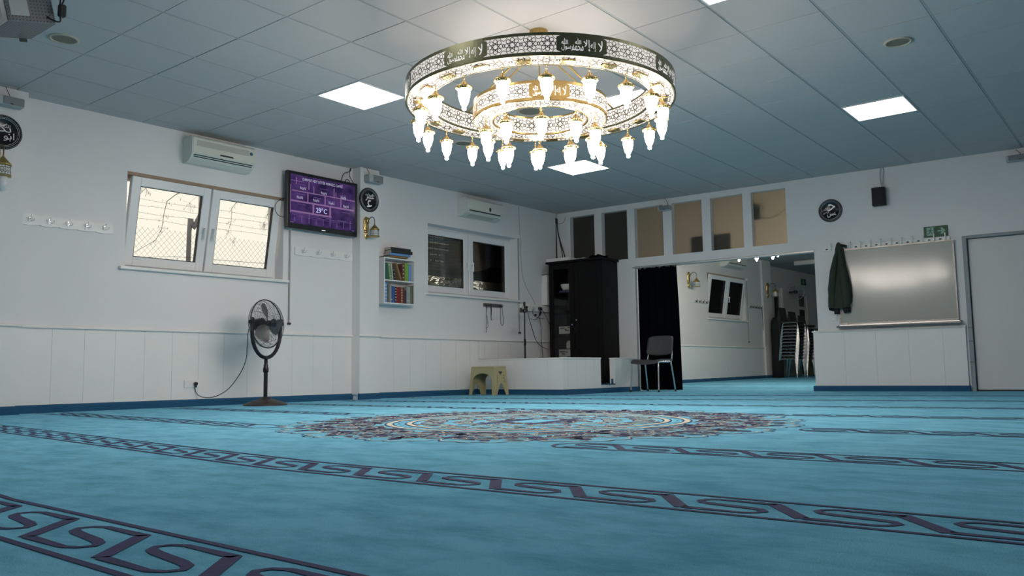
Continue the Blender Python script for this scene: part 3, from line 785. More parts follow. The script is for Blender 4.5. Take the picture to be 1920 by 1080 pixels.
# calligraphy words, laid out as on the panels (right to left script in visual order)
WORDS = [('\uFEFB', .385, .045, .018, .076), ('\uFEEA\uFEDF\uFE87', .315, .050, .022, .060), ('\uFEFB\uFE87', .255, .060, .020, .072),
         ('\uFDF2', .175, .055, .060, .036), ('\uFEAA\uFEE4\uFEA4\uFEE3', .170, .105, .018, .040), ('\uFEDD\uFEEE\uFEB3\uFEAD', .075, .100, .016, .046), ('\uFDF2', .055, .058, .056, .038)]
TXT = []
for wd_, cx_, ww, zb_, hh_ in WORDS:
    m_ = text_mb(wd_, hh_, ww, res=2); TXT.append((m_, cx_, zb_))
def ring(parent, Ro, Ri, zb_, zt_, npan, poff, panw, cells, side_metal, words=True):
    ro = MB(); band_plate(ro, Ro, zb_, zb_+.022, .004); band_plate(ro, Ro, zt_-.020, zt_, .004)
    band_plate(ro, Ri+.004, zb_, zb_+.014, .004); band_plate(ro, Ri+.004, zt_-.014, zt_, .004)
    # annulus rims below, cover above
    for (ra, rb, z) in ((Ro, Ro-.016, zb_), (Ri+.014, Ri, zb_)):
        vs = []; n = 96
        for i in range(n):
            a = 2*pi*i/n; vs += [pol(ra, a, z), pol(rb, a, z), pol(rb, a, z+.004), pol(ra, a, z+.004)]
        ro.add(vs, [(i*4+k, i*4+(k+1) % 4, ((i+1) % n)*4+(k+1) % 4, ((i+1) % n)*4+k) for i in range(n) for k in range(4)])
    rg = ro.obj('ring_frame', side_metal, parent)
    n = 96; cv = MB(); vs = []
    for i in range(n):
        a = 2*pi*i/n; vs += [pol(Ro-.004, a, zt_-.004), pol(Ri+.004, a, zt_-.004), pol(Ri+.004, a, zt_-.001), pol(Ro-.004, a, zt_-.001)]
    cv.add(vs, [(i*4+k, i*4+(k+1) % 4, ((i+1) % n)*4+(k+1) % 4, ((i+1) % n)*4+k) for i in range(n) for k in range(4)]); cv.obj('ring_cover', M['white'], rg)
    df = MB(); band_plate(df, Ro-.006, zb_+.004, zt_-.005, .003); band_plate(df, Ri+.012, zb_+.004, zt_-.005, .003)
    vs = []
    for i in range(n):
        a = 2*pi*i/n; vs += [pol(Ro-.01, a, zb_+.006), pol(Ri+.012, a, zb_+.006), pol(Ri+.012, a, zb_+.008), pol(Ro-.01, a, zb_+.008)]
    df.add(vs, [(i*4+k, i*4+(k+1) % 4, ((i+1) % n)*4+(k+1) % 4, ((i+1) % n)*4+k) for i in range(n) for k in range(4)])
    df.obj('acrylic_diffuser', M['acryl'], rg)
    la = MB(); h = zt_-zb_-.042; sec = 2*pi/npan; cw = (sec*Ro - panw)/cells
    mo = lambda s, z: pol(Ro-.001, s/Ro, z)
    for k in range(npan):
        ac = poff + sec*k
        for c in range(cells):
            lattice_cell(la, mo, (ac*Ro + panw/2 + cw*(c+.5)), zb_+.022+h/2, cw, h, .0046)
    tag(la.obj('band_lattice', M['latt'], rg), kind='stuff')
    li = MB(); ci = round(2*pi*Ri/(zt_-zb_-.028)); wi = 2*pi*Ri/ci
    mi = lambda s, z: pol(Ri+.0005, -s/Ri, z)
    for c in range(ci): lattice_cell(li, mi, wi*(c+.5), (zb_+zt_)/2, wi, zt_-zb_-.028, .0056)
    tag(li.obj('inner_lattice', M['latt'], rg), kind='stuff')
    lb = MB(); rm = (Ro+Ri)/2; hb = Ro-Ri-.030; cb = round(2*pi*rm/hb); wb = 2*pi*rm/cb
    mbm = lambda s, r_: pol(r_, s/rm, zb_+.0005)
    for c in range(cb): lattice_cell(lb, mbm, wb*(c+.5), rm, wb, hb, .0075)
    tag(lb.obj('underside_lattice', M['latt'], rg), kind='stuff')
    for k in range(npan):
        ac = poff + sec*k; hw = panw/2; p = MB(); pts = []
        zz0, zz1 = zb_+.020, zt_-.018; c_ = .022
        prof = [(-hw+c_, zz0), (hw-c_, zz0), (hw-.006, zz0+.008), (hw, zz0+c_), (hw, zz1-c_), (hw-.006, zz1-.008), (hw-c_, zz1), (-hw+c_, zz1), (-hw+.006, zz1-.008), (-hw, zz1-c_), (-hw, zz0+c_), (-hw+.006, zz0+.008)]
        # curved plate as vertical slices
        nsl = 10; vs = []; fs = []
        for i in range(nsl+1):
            x = -hw + 2*hw*i/nsl; e = max(0, abs(x)-(hw-c_))/c_; sh = c_*.55*e*e
            vs += [pol(Ro+.0005, ac + x/Ro, zz0+sh), pol(Ro+.0005, ac + x/Ro, zz1-sh)]
            if i: fs.append((2*i-2, 2*i, 2*i+1, 2*i-1))
        p.add(vs, fs); pl = p.obj('calligraphy_panel', side_metal, rg)
        if words:
            sc = panw*.92/.43; tx = MB()
            for m_, cx_, zo in TXT:
                ox = (cx_-.215)*sc; kx = sc; kz = (zz1-zz0)/.108
                tx.add([pol(Ro+.0022, ac + (ox + v[0]*kx)/Ro, zz0 + (zo-.006 + v[1])*kz) for v in m_.v], m_.f)
            tag(tx.obj('lettering', M['lettering_lit'], rg), kind='stuff')
    return rg
M['latt'] = mat('dark_cut_brass', (0.07, 0.065, 0.045), 0.45, 0.6, var=0.1)
M['lettering_lit'] = mat('backlit_cut_letters', (0.85, 0.85, 0.82), 0.4, var=0.01, emit=(1.0, 0.97, 0.92), es=0.55)
ring(ch, 1.04, .85, 2.38, 2.535, 8, FA + R(16), .352, 4, M['olive'])
ring(ch, .52, .36, 2.252, 2.40, 4, FA + R(8), .30, 4, M['gold'])
# lanterns
cap = MB(); cap.lathe([(.0035, 0), (.006, -.006), (.012, -.012), (.020, -.024), (.034, -.038), (.046, -.046), (.056, -.050), (.058, -.056), (.056, -.060), (.053, -.068), (.051, -.072), (.040, -.072), (.038, -.060)], 20)
for k in range(20): cap.sph((.0545*cos(2*pi*k/20), .0545*sin(2*pi*k/20), -.062), .004, 5, 3)
cap_d = cap.data('lantern', M['gold'])
gl = MB(); gl.lathe([(.036, -.066), (.0405, -.074), (.0415, -.09), (.040, -.115), (.034, -.145), (.025, -.170), (.016, -.186), (.0105, -.190), (.0145, -.197), (.0155, -.204), (.0135, -.212), (.007, -.217), (.0, -.218)], 16)
gl_d = gl.data('globe', M['globe'])
chn = MB()
chn.tube([(0, 0, 0.004 + .030*i/1) for i in (0, 1)], .0016, 5)
for i in range(2): chn.tube([(.007*cos(t*pi/4), 0, .012 + .02*i + .011*sin(t*pi/4)) if i % 2 else (0, .007*cos(t*pi/4), .012 + .02*i + .011*sin(t*pi/4)) for t in range(8)], .0018, 5, closed=True)
chn_d = chn.data('chain', M['gold'])
bx_ = MB(); bx_.rbox(-.03, .03, -.022, .022, -.004, .018, .004, 1); 
def lantern(a, r, ztip):
    o = bpy.data.objects.new('lantern', cap_d); COL.objects.link(o); o.parent = ch; o.location = pol(r, a, ztip); o.rotation_euler.z = a
    for nm, d in (('globe', gl_d), ('chain', chn_d)):
        c = bpy.data.objects.new(nm, d); COL.objects.link(c); c.parent = o
for k in range(20): lantern(FA + R(2.8 + 18*k), .945, 2.318)
for k in range(10): lantern(FA + R(1 + 36*k), .435, 2.20)
mpd = MB(); mpd.rbox(-.05, .05, -.035, .035, -.012, 0, .004, 1)
mpd_d = mpd.data('lamp_mount', M['gold'])
for k in range(20):
    a = FA + R(2.8 + 18*k + 9); o = bpy.data.objects.new('lamp_mount', mpd_d); COL.objects.link(o); o.parent = ch; o.location = pol(.945, a, 2.38); o.rotation_euler.z = a + pi/2

# ------------------------------------------------------------------ ceiling fittings
for (x, y, s, lab) in ((2.792, 6.654, .11, 'round flush beige ceiling speaker beside the projector'), (7.179, 1.571, .11, 'round flush beige ceiling speaker on the right half of the ceiling'),
                       (7.10, 6.287, .11, 'round flush ceiling speaker half hidden by the left chandelier lamps'), (6.659, 4.969, .15, 'large beige ceiling speaker seen through the inner chandelier ring')):
    t = thing('ceiling_speaker', lab, 'speaker', (x, y, H), 0, 'round ceiling speakers')
    g = MB(); g.lathe([(s, -.001), (s*1.0, -.008), (s*.86, -.013), (s*.80, -.008), (s*.80, .0)], 28); g.obj('rim', M['ring'], t)
    g = MB(); g.lathe([(0, -.006), (s*.4, -.0065), (s*.80, -.005)], 28); g.obj('grille', M['ringin'], t)

# projector in a pierced steel cage, hung under the ceiling at the left
pj = thing('projector', 'grey projector in a pierced steel cage hanging at the top left corner', 'projector', (2.145, 5.7925, H), 0)
TI = Matrix.Translation((0, 0, 2.645 - H + .0)) @ Matrix.Rotation(R(-14.0), 4, 'Y')
cg = MB(); cg.rbox(-.15, .15, -.1925, .1925, -.04, .21, .006, 1); cg.xf(TI); cg.obj('cage', mat('dark_grey_pierced_steel', (.20, .20, .21), .5, .5, var=.06), pj)
pf = MB()
def dot(mb, c, ax, r=.0042):
    vs = []
    for k in range(6):
        a, b = r*cos(pi*k/3), r*sin(pi*k/3)
        vs.append((c[0]+a, c[1]+b, c[2]) if ax == 'z' else ((c[0]+a, c[1], c[2]+b) if ax == 'y' else (c[0], c[1]+a, c[2]+b)))
    mb.add(vs, [tuple(range(6))])
for i in range(14):
    for j in range(18): dot(pf, (-.137+.021*i, -.178+.021*j, -.0408), 'z')
    for k in range(11):
        if i < 7 and 1 < k < 9 and i > 0: continue
        dot(pf, (-.137+.021*i, -.1933, -.028+.021*k), 'y')
pf.xf(TI); tag(pf.obj('perforation', M['dark_gap'], pj), kind='stuff')
q = MB(); q.rbox(-.125, -.01, -.196, -.190, .0, .16, .003, 1); q.xf(TI); q.obj('side_window', M['spkcase'], pj)
q = MB()
for b in ((-.155, -.150, -.19, .19, -.04, -.01), (-.155, -.150, -.19, .19, .17, .21), (-.155, -.150, -.19, -.14, -.01, .17), (-.155, -.150, .14, .19, -.01, .17)): q.box(*b)
q.xf(TI); q.obj('lens_frame', M['alu'], pj)
q = MB(); q.lathe([(0, -.03), (.04, -.03), (.055, -.01), (.06, .02), (.05, .02), (.03, 0)], 18, Mx=Matrix.Translation((-.15, 0, .08)) @ Matrix.Rotation(R(-90), 4, 'Y')); q.xf(TI); q.obj('lens', M['black'], pj)
q = MB(); q.cyl((0, 0, -.12), (0, 0, 0), .03, n=14); q.rbox(-.09, .09, -.09, .09, -.012, 0, .003, 1); q.obj('ceiling_mount', M['alu'], pj)
q = MB(); q.rbox(.07, .12, .19, .20, -.06, -.035, .003, 1); q.xf(TI); q.obj('latch', M['dark_gap'], pj)
cb = MB(); cb.tube([(.175, -.23, 0), (.175, -.23, -.06), (.18, -.235, -.16), (.165, -.235, -.215), (.15, -.24, -.27), (.16, -.235, -.33), (.12, -.225, -.335), (.09, -.18, -.30)], .0055, 7)
cb.tube([(.10, -.17, -.11), (.13, -.215, -.13), (.155, -.23, -.18), (.15, -.235, -.24)], .0055, 7)
cb.rbox(.145, .19, -.255, -.215, -.30, -.215, .008, 1); cb.rbox(.163, .187, -.247, -.223, -.135, -.085, .005, 1); cb.tube([(.108, -.185, -.12), (.138, -.22, -.145)], .011, 8)
cb.obj('cable', M['cable'], pj)

# ------------------------------------------------------------------ left wall fittings
def speaker_box(label, loc, rz, wd, ht, dp, fx0, tilt=0, wire=None):
    t = thing('wall_speaker', label, 'speaker', loc, rz)
    b = MB(); b.rbox(-wd/2, wd/2, -dp-.03, -.03, -ht/2, ht/2, .012, 2); b.xf(Matrix.Rotation(tilt, 4, 'X')); b.obj('case', M['spkcase'], t)
    b = MB(); b.rbox(-wd/2+fx0, wd/2-.006, -dp-.036, -dp-.024, -ht/2+.006, ht/2-.006, .004, 1); b.xf(Matrix.Rotation(tilt, 4, 'X')); b.obj('grille', M['spk'], t)
    b = MB(); b.rbox(.004, .028, -dp-.039, -dp-.034, -ht/2+.010, -ht/2+.018, .001, 1); b.xf(Matrix.Rotation(tilt, 4, 'X')); b.obj('badge', M['black'], t)
    b = MB(); b.rbox(-.02, .02, -.04, 0, -.03, .03, .004, 1); b.obj('bracket', M['alu'], t)
    if wire:
        b = MB(); b.tube(wire, .003, 5); b.obj('cable', M['cable'], t)
    return t
speaker_box('grey wide wall speaker under the ceiling at the left edge, above the cropped plaque', LW(-8.50, .15, 2.825), AL, .25, .085, .11, .07, 0, [(.03, -.02, .04), (.035, -.02, .08), (.015, -.02, .12), (.0, -.02, .155)])
speaker_box('light grey wide speaker on the pilaster, right above the round plaque', LW(-4.215, .16, 2.83), AL, .235, .105, .10, .065, 0, [(-.02, -.01, .05), (-.02, -.01, .09), (-.05, -.01, .13), (-.06, -.005, .15)])
s3 = speaker_box('small grey speaker on the post between the third and fourth frosted pane', BW(2.02, 0, 2.815), AB, .20, .075, .10, .03, 0, [(.03, -.02, .03), (.02, -.01, .10), (-.02, -.005, .165)])
speaker_box('dark grey speaker bar under the ceiling at the right edge', BW(6.74, 0, 2.845), AB, .27, .075, .10, .03, 0, [(.03, -.02, .03), (.01, -.01, .08), (-.03, -.005, .13)])

def plaque(label, loc, rz, rad, words):
    t = thing('calligraphy_plaque', label, 'plaque', loc, rz)
    Mx = Matrix.Rotation(R(90), 4, 'X')
    b = MB(); b.lathe([(0, 0), (rad, 0), (rad, .012), (rad*.96, .020), (rad*.90, .018), (rad*.88, .014), (0, .014)], 48, Mx=Mx); b.obj('disc', M['plaque'], t)
    b = MB()
    for rr_, w_ in ((.86, .010), (.78, .012)): b.lathe([(rad*rr_, .0145), (rad*rr_, .0165), (rad*(rr_-w_*1.2), .0165), (rad*(rr_-w_*1.2), .0145)], 48, Mx=Mx)
    b.obj('silver_rim', M['silver'], t)
    b = MB()
    for k in range(60):
        a = 2*pi*k/60; b.sph((rad*.94*cos(a), -.0195, rad*.94*sin(a)), rad*.016, 5, 3)
    tag(b.obj('bead_edge', M['silver'], t), kind='stuff')
    b = MB()
    for body, hgt, wid, x, z in words:
        m_ = text_mb(body, hgt*rad, wid*rad); upright(m_, x*rad, -.0168, z*rad); b.add(m_.v, m_.f)
    # sweeping strokes of the script
    tag(b.obj('lettering', M['silver'], t), kind='stuff')
    return t
RAD = '\uFEAD\uFEBF\uFEF2'
plaque('large round black plaque with silver calligraphy cut by the left picture edge', LW(-8.502, .15, 2.56), AL, .160,
       [('\uFEAE\uFEDC\uFE91', .62, .95, -.08, -.15), ('\uFEEE\uFE91\uFE8D', .50, .55, .30, -.50), ('\uFDF2', .26, .40, .15, .26), ('\uFEAD', .2, .25, -.45, -.30), ('\uFEF2\uFEBF\uFEAD', .22, .45, -.35, .30)])
plaque('round black plaque with silver calligraphy on the pilaster beside the television', LW(-4.236, .16, 2.568), AL, .160,
       [('\uFEAE\uFEE4\uFECB', .62, .85, .02, -.12), ('\uFECB', .60, .50, -.02, -.62), ('\uFDF2', .26, .36, .30, .28), ('\uFEF2\uFEBF\uFEAD', .26, .42, -.22, .28)])
plaque('round black plaque with silver calligraphy between the frosted panes and black loudspeaker', BW(4.472, 0, 2.483), AB, .160,
       [('\uFEA3', .62, .65, .10, -.05), ('\uFEE6\uFEB4', .50, .75, .10, -.60), ('\uFDF2', .22, .34, -.38, .05), ('\uFEF2\uFEBF\uFEAD', .24, .42, -.40, -.30), ('\uFEAD', .22, .25, -.05, .36)])

def sconce(label, loc, rz, k=1.0, lit=False, group=None):
    t = thing('wall_sconce', label, 'wall lamp', loc, rz, group)
    p = MB()
    prof = [(.012, -.15), (.022, -.13), (.030, -.10), (.022, -.07), (.036, -.04), (.044, 0), (.040, .04), (.048, .08), (.040, .115), (.02, .135), (.006, .145)]
    p.lathe([(r_*k, z_*k) for r_, z_ in prof], 14); p.v = [(v[0], v[1]*.42 - .012, v[2]) for v in p.v]
    for i in range(9):
        a = i*.7; p.sph((.030*cos(a*2.1)*k, -.022, (-.11 + .028*i)*k), (.013 + .006*sin(i))*k, 7, 5, (1, .9, 1.3))
    p.obj('backplate', M['gold'], t)
    a_ = MB(); a_.tube([(.0*k, -.02, .02*k), (.004*k, -.05*k, .09*k), (.008*k, -.09*k, .125*k), (.014*k, -.135*k, .12*k), (.018*k, -.155*k, .085*k), (.018*k, -.155*k, .03*k)], .0055*k, 7); a_.obj('arm', M['olive'] if not lit else M['gold'], t)
    c = MB(); c.lathe([(.006*k, .035*k), (.012*k, .02*k), (.03*k, .0), (.055*k, -.03*k), (.064*k, -.036*k), (.062*k, -.046*k)], 8, c=(.018*k, -.155*k, 0), smooth=False); c.obj('lamp_cap', M['golddull'], t)
    g = MB(); g.lathe([(.054*k, -.046*k), (.058*k, -.125*k), (0, -.126*k)], 8, c=(.018*k, -.155*k, 0), smooth=False); g.obj('shade', M['lattice_white'], t)
    l = MB()
    for i in range(8):
        a0, a1 = 2*pi*i/8, 2*pi*(i+1)/8
        def mp(u, v, a0=a0, a1=a1):
            rr_ = (.0555 + .004*(1-v))*k; x = rr_*(cos(a0)*(1-u) + cos(a1)*u); y = rr_*(sin(a0)*(1-u) + sin(a1)*u)
            return (.018*k + x, -.155*k + y, (-.125 + .079*v)*k)
        l.strip([(0, 0), (0, 1)], .10, mp); l.strip([(0, .04), (1, .04)], .08, mp); l.strip([(0, .96), (1, .96)], .08, mp)
        l.strip([(.5 + .28*cos(pi/3*j), .5 + .26*sin(pi/3*j)) for j in range(7)], .075, mp)
        for (ax, bx2) in (((0, .2), (.5, .5)), ((1, .2), (.5, .5)), ((0, .8), (.36, .72)), ((1, .8), (.64, .72)), ((.5, 0), (.5, .24)), ((.5, 1), (.5, .76))): l.strip([ax, bx2], .07, mp)
    tag(l.obj('shade_lattice', M['olive'], t), kind='stuff')
    f = MB(); f.lathe([(.062*k, -.122*k), (.066*k, -.126*k), (.062*k, -.134*k), (.02*k, -.136*k), (0, -.136*k)], 8, c=(.018*k, -.155*k, 0), smooth=False); f.obj('lamp_base', M['golddull'], t)
    return t
sconce('gold wall sconce with a pierced lantern on the pilaster right of the television', LW(-4.285, .16, 2.195), AL)
sl = sconce('gold wall sconce with frosted glass cut by the left picture edge', LW(-8.565, .15, 2.265), AL, 1.15)
q = MB(); q.lathe([(.035, -.15), (.05, -.17), (.052, -.22), (.04, -.27), (0, -.29)], 14, c=(.021, -.178, 0)); q.obj('glass_bulb_cover', M['opal'], sl)

def coat_rack(name, label, loc, rz, wd, ht, nh, scallop=True, hookm='silver', boardm='white'):
    t = thing(name, label, 'coat rack', loc, rz)
    n = 60; top = []; bot = []
    for i in range(n+1):
        x = wd*i/n; ph = (x/wd*nh) % 1
        sc = .010*(1 - abs(2*ph-1))**.5 if scallop else 0
        e = min(1, min(x, wd-x)/.02); top.append((x, ht/2 - .010 + sc*e)); bot.append((x, -ht/2 + .010 - sc*e))
    b = MB(); b.prism(top + bot[::-1], -.020, 0, 'y'); b.obj('board', M[boardm], t)
    for k in range(nh):
        x = wd*(k+.5)/nh; h = MB()
        h.rbox(x-.012, x+.012, -.026, -.018, -.022, .024, .003, 1)
        h.tube([(x, -.024, .008), (x, -.045, .004), (x, -.058, .02), (x, -.06, .034)], .0042, 6); h.sph((x, -.06, .036), .007, 7, 5)
        for sx in (-1, 1):
            h.tube([(x, -.024, -.006), (x+.016*sx, -.040, -.016), (x+.030*sx, -.048, -.008), (x+.034*sx, -.05, .006)], .0038, 6); h.sph((x+.034*sx, -.05, .008), .006, 7, 5)
        h.obj('hook', M[hookm], t)
    return t
coat_rack('coat_rack', 'white scalloped coat rack with five metal hooks left of the bright window', LW(-8.285, 0, 1.81), AL, .86, .105, 5)
r2_ = coat_rack('coat_rack', 'white scalloped coat rack with four metal hooks under the television', LW(-5.255, 0, 1.817), AL, .87, .110, 4)

def aircon(label, loc, rz, wd, ht, dp, style):
    t = thing('air_conditioner', label, 'air conditioner', loc, rz)
    b = MB(); prof = [(0, 0), (-dp*.45, 0), (-dp*.80, .035), (-dp, .085), (-dp, ht-.025), (-dp+.03, ht), (0, ht)]
    b.prism(prof, 0, wd, 'x'); b.obj('body', M['acgrey'], t)
    b = MB(); b.prism([(-dp-.006, .095), (-dp-.008, ht-.03), (-dp-.001, ht-.02), (-dp-.001, .09)], .012, wd-.012, 'x'); b.obj('front_panel', M['acpanel'], t)
    n = V((0, -dp-(-dp*.80), .085-.035)); 
    def onslope(f0, f1, x0, x1, off):
        p0 = V((0, -dp*.80, .035)); p1 = V((0, -dp, .085)); d = p1-p0; nn = V((0, -d.z, d.y)).normalized(); nn = V((0, -abs(d.z), -abs(d.y))).normalized()
        a = p0 + d*f0 + nn*off; c = p0 + d*f1 + nn*off; e = p0 + d*f1; g = p0 + d*f0
        m = MB(); m.add([(x0, a.y, a.z), (x1, a.y, a.z), (x1, c.y, c.z), (x0, c.y, c.z), (x0, g.y, g.z), (x1, g.y, g.z), (x1, e.y, e.z), (x0, e.y, e.z)], [(0,1,2,3), (7,6,5,4), (0,4,5,1), (1,5,6,2), (2,6,7,3), (3,7,4,0)]); return m
    if style == 1:
        b = MB(); b.box(.05, wd-.08, -dp-.010, -dp-.006, ht-.115, ht-.052); b.obj('intake_grille', M['acband'], t)
        for f0, f1 in ((.68, .84), (.34, .50)): onslope(f0, f1, .03, wd-.03, .002).obj('outlet_slot', M['black'], t)
        b = MB(); b.prism([(wd*.42, .105), (wd*.64, .105), (wd*.625, .122), (wd*.435, .122)], -dp-.012, -dp-.007, 'y'); b.obj('display_lip', M['dark_gap'], t)
        b = MB(); b.lathe([(0, 0), (.020, 0), (.020, .003), (0, .003)], 16, c=(wd-.055, -dp-.008, ht-.085), Mx=Matrix.Rotation(R(90), 4, 'X')); b.obj('badge', M['blue_l'], t)
    else:
        onslope(.70, .98, .06, wd-.06, .002).obj('outlet_slot', M['black'], t)
        b = MB(); b.prism([(-dp*.50, -.003), (-dp*.78, .026), (-dp*.78, .030), (-dp*.5, .003)], .10, wd-.15, 'x'); b.obj('louver', M['acband'], t)
        b = MB(); b.lathe([(0, 0), (.022, 0), (.022, .003), (0, .003)], 16, c=(wd*.62, -dp-.008, .135), Mx=Matrix.Rotation(R(90), 4, 'X')); b.v = [(v[0], v[1], (v[2]-.135)*1.5+.135) for v in b.v]; b.obj('display', M['black'], t)
    return t
ac1 = aircon('cream air conditioner with a grey intake band above the bright window', LW(-6.70, 0, 2.628), AL, .765, .285, .20, 1)
ac2 = aircon('white air conditioner with a dark oval display above the shuttered window', LW(-2.425, 0, 2.62), AL, .80, .265, .20, 2)

# television
tv = thing('television', 'wall mounted television with a violet prayer time screen beside the pilaster', 'television', LW(-4.935, .075, 2.410), AL)
hw, hh = .527, .348
b = MB(); b.rbox(-hw, hw, -.07, -.012, -hh, hh, .010, 2); b.obj('bezel', M['black'], tv)
b = MB(); b.rbox(-.25, .25, -.012, .075, -.2, .2, .004, 1); b.obj('wall_bracket', M['bmetal'], tv)
SX0, SX1, SZ0, SZ1 = -.482, .482, -.285, .308
b = MB(); b.box(SX0, SX1, -.0715, -.069, SZ0, SZ1); scr = b.obj('screen', M['screen'], tv)
def sx(u): return SX0 + (SX1-SX0)*u
def sz(v): return SZ1 - (SZ1-SZ0)*v
b = MB(); mpS = lambda a, c: (sx(a), -.0725, sz(c))
def hline(v0, u0, u1, wv, v1=None):
    v1 = v0 if v1 is None else v1
    b.add([mpS(u0, v0-wv/2), mpS(u1, v1-wv/2), mpS(u1, v1+wv/2), mpS(u0, v0+wv/2)], [(3,2,1,0)])
def vline(u, v0, v1, wu): b.add([mpS(u-wu/2, v0), mpS(u+wu/2, v0), mpS(u+wu/2, v1), mpS(u-wu/2, v1)], [(3,2,1,0)])
hline(.335, .02, 1.0, .020); hline(.545, 0, .98, .034); hline(.76, 0, .62, .036); hline(.13, .0, .20, .010)
for u, v0, v1, wu in ((.255, .335, .545, .016), (.52, .335, .545, .016), (.77, .335, .545, .014), (.34, .545, .76, .026), (.60, .545, .76, .026), (.08, .06, .20, .012), (.27, .10, .27, .014), (.345, .18, .33, .010), (.66, .14, .32, .010), (.69, .22, .33, .010), (.0, .22, .8, .010)): vline(u, v0, v1, wu)
tag(b.obj('screen_brick_lines', M['scr_line'], scr), kind='stuff')
b = MB()
rr = random.Random(3)
for k in range(9): u = .06 + .108*k; vline(u, .88 - .05*(k % 3), .97, .012)
for u, v in ((.16, .19), (.50, .20), (.80, .26), (.15, .39), (.40, .41), (.62, .43), (.85, .62), (.16, .60), (.47, .60)): hline(v, u-.06, u+.06, .010)
hline(.80, .02, .62, .008, .80); hline(.83, .02, .96, .008, .83); hline(.86, .1, .75, .006); hline(.81, .72, .86, .012); hline(.985, .0, .05, .02); hline(.985, .95, .99, .02)
tag(b.obj('screen_small_print', M['scr_dim'], scr), kind='stuff')
b = MB()
m_ = text_mb('DARMSTADT D\u0130T\u0130B MERKEZ CAM\u0130\u0130', .042, .60); upright(m_, sx(.485), -.0732, sz(.10)); b.add(m_.v, m_.f)
for u, v in ((.18, .29), (.50, .315), (.81, .335), (.135, .49), (.38, .495), (.62, .50), (.85, .515)):
    m_ = text_mb('NaN', .034, .082); upright(m_, sx(u), -.0732, sz(v)); b.add(m_.v, m_.f)
tag(b.obj('screen_text', M['scr_txt'], scr), kind='stuff')
b = MB(); m_ = text_mb('29\u00b0C', .062, .165); upright(m_, sx(.465), -.0734, sz(.715)); b.add(m_.v, m_.f); tag(b.obj('screen_temperature', M['scr_big'], scr), kind='stuff')
b = MB(); b.prism([(-.030, -.322), (.030, -.322), (.022, -.330), (-.022, -.330)], -.073, -.069, 'y'); b.obj('status_light', mat('white_led_mark', (.8,.8,.8), .4, emit=(.9,.95,1), es=.8), tv)
b = MB(); b.tube([(.30, -.02, .34), (.31, -.03, .40), (.38, .02, .47), (.485, .03, .52), (.50, .035, .56)], .005, 6); b.tube([(.495, .035, .565), (.47, .03, .48), (.47, .0, .42), (.51, -.02, .34)], .005, 6)
b.tube([(.35, -.03, .34), (.38, -.03, .385), (.42, -.03, .375), (.435, -.03, .33)], .005, 6); b.obj('cable', M['cable'], tv); b = MB(); b.tube([(-.515, -.02, .02), (-.60, .02, -.04), (-.625, .03, -.12), (-.59, .02, -.20), (-.515, -.01, -.22)], .004, 6)
b.obj('cable', M['cable'], tv)

# socket, fan
def socket(label, loc, rz, n=2, sz_=.08):
    t = thing('wall_socket', label, 'socket', loc, rz)
    b = MB(); b.rbox(-sz_*n/2, sz_*n/2, -.011, 0, -sz_/2, sz_/2, .004, 2); b.obj('plate', M['white'], t)
    for k in range(n):
        x = -sz_*n/2 + sz_*(k+.5); c = MB(); c.lathe([(.024, .0112), (.022, .0125), (.0205, .0112), (.0195, .004), (0, .004)], 18, c=(x, 0, 0), Mx=Matrix.Rotation(R(90), 4, 'X')); c.obj('socket_cup', M['acgrey'], t)
    return t
socket('white double wall socket low on the panelling left of the fan', LW(-6.545, .012, .24), AL)
fan = thing('pedestal_fan', 'black pedestal fan with a wire cage standing by the left wall', 'fan', LW(-6.012, .60, 0), AL)
b = MB(); b.lathe([(0, 0), (.232, 0), (.232, .008), (.22, .018), (.17, .040), (.105, .058), (.065, .070), (.055, .085), (.03, .09), (0, .09)], 36); b.obj('base', M['fanbase'], fan)
b = MB(); b.cyl((0, 0, .08), (0, 0, .36), .021, n=16); b.lathe([(.021, .35), (.030, .355), (.030, .395), (.024, .41), (.024, .43), (.019, .44), (.019, .49), (.026, .50), (.026, .515), (0, .52)], 16); b.obj('pole', M['bmetal'], fan)
b = MB(); yk = []
for i in range(17):
    a = pi + pi*i/16; yk.append((.235*cos(a), 0, .775 + .265*sin(a)*1.0))
yk = [(-.235, 0, .90)] + yk + [(.235, 0, .90)]
b.tube(yk, .020, 10)
YR = Matrix.Rotation(R(19), 4, 'Z')
b.xf(YR); b.obj('yoke', M['bmetal'], fan)
for sx_ in (-1, 1):
    k = MB(); k.cyl((sx_*.215, 0, .885), (sx_*.272, 0, .885), .022, n=12); k.sph((sx_*.235, 0, .915), .024, 8, 5); k.xf(YR); k.obj('pivot_knob', M['blackmat'], fan)
HD = Matrix.Translation((0, 0, .876)) @ Matrix.Rotation(R(19), 4, 'Z') @ Matrix.Rotation(R(-4), 4, 'X')
fr = .262
def cage(front):
    mb = MB(); s_ = -1 if front else 1
    y = lambda r_: s_*(.012 + .085*math.sqrt(max(0, 1-(r_/fr)**2.4))) 
    for rr_ in ([.045 + .0145*i for i in range(15)]):
        mb.tube([(rr_*cos(2*pi*k/40), y(rr_), rr_*sin(2*pi*k/40)) for k in range(40)], .0017, 4, closed=True)
    for k in range(16):
        a = 2*pi*k/16; mb.tube([(r_*cos(a + (r_*1.2 if front else -r_*1.2)), y(r_) + .002*s_, r_*sin(a + (r_*1.2 if front else -r_*1.2))) for r_ in (.04, .09, .14, .19, .23, .25, fr)], .0016, 4)
    return mb.xf(HD)
tag(cage(True).obj('front_cage', M['cage'], fan), kind='stuff'); tag(cage(False).obj('rear_cage', M['cage'], fan), kind='stuff')
b = MB(); b.tube([(fr*cos(2*pi*k/48), 0, fr*sin(2*pi*k/48)) for k in range(48)], .007, 6, closed=True); b.xf(HD); b.obj('cage_rim', M['cage'], fan)
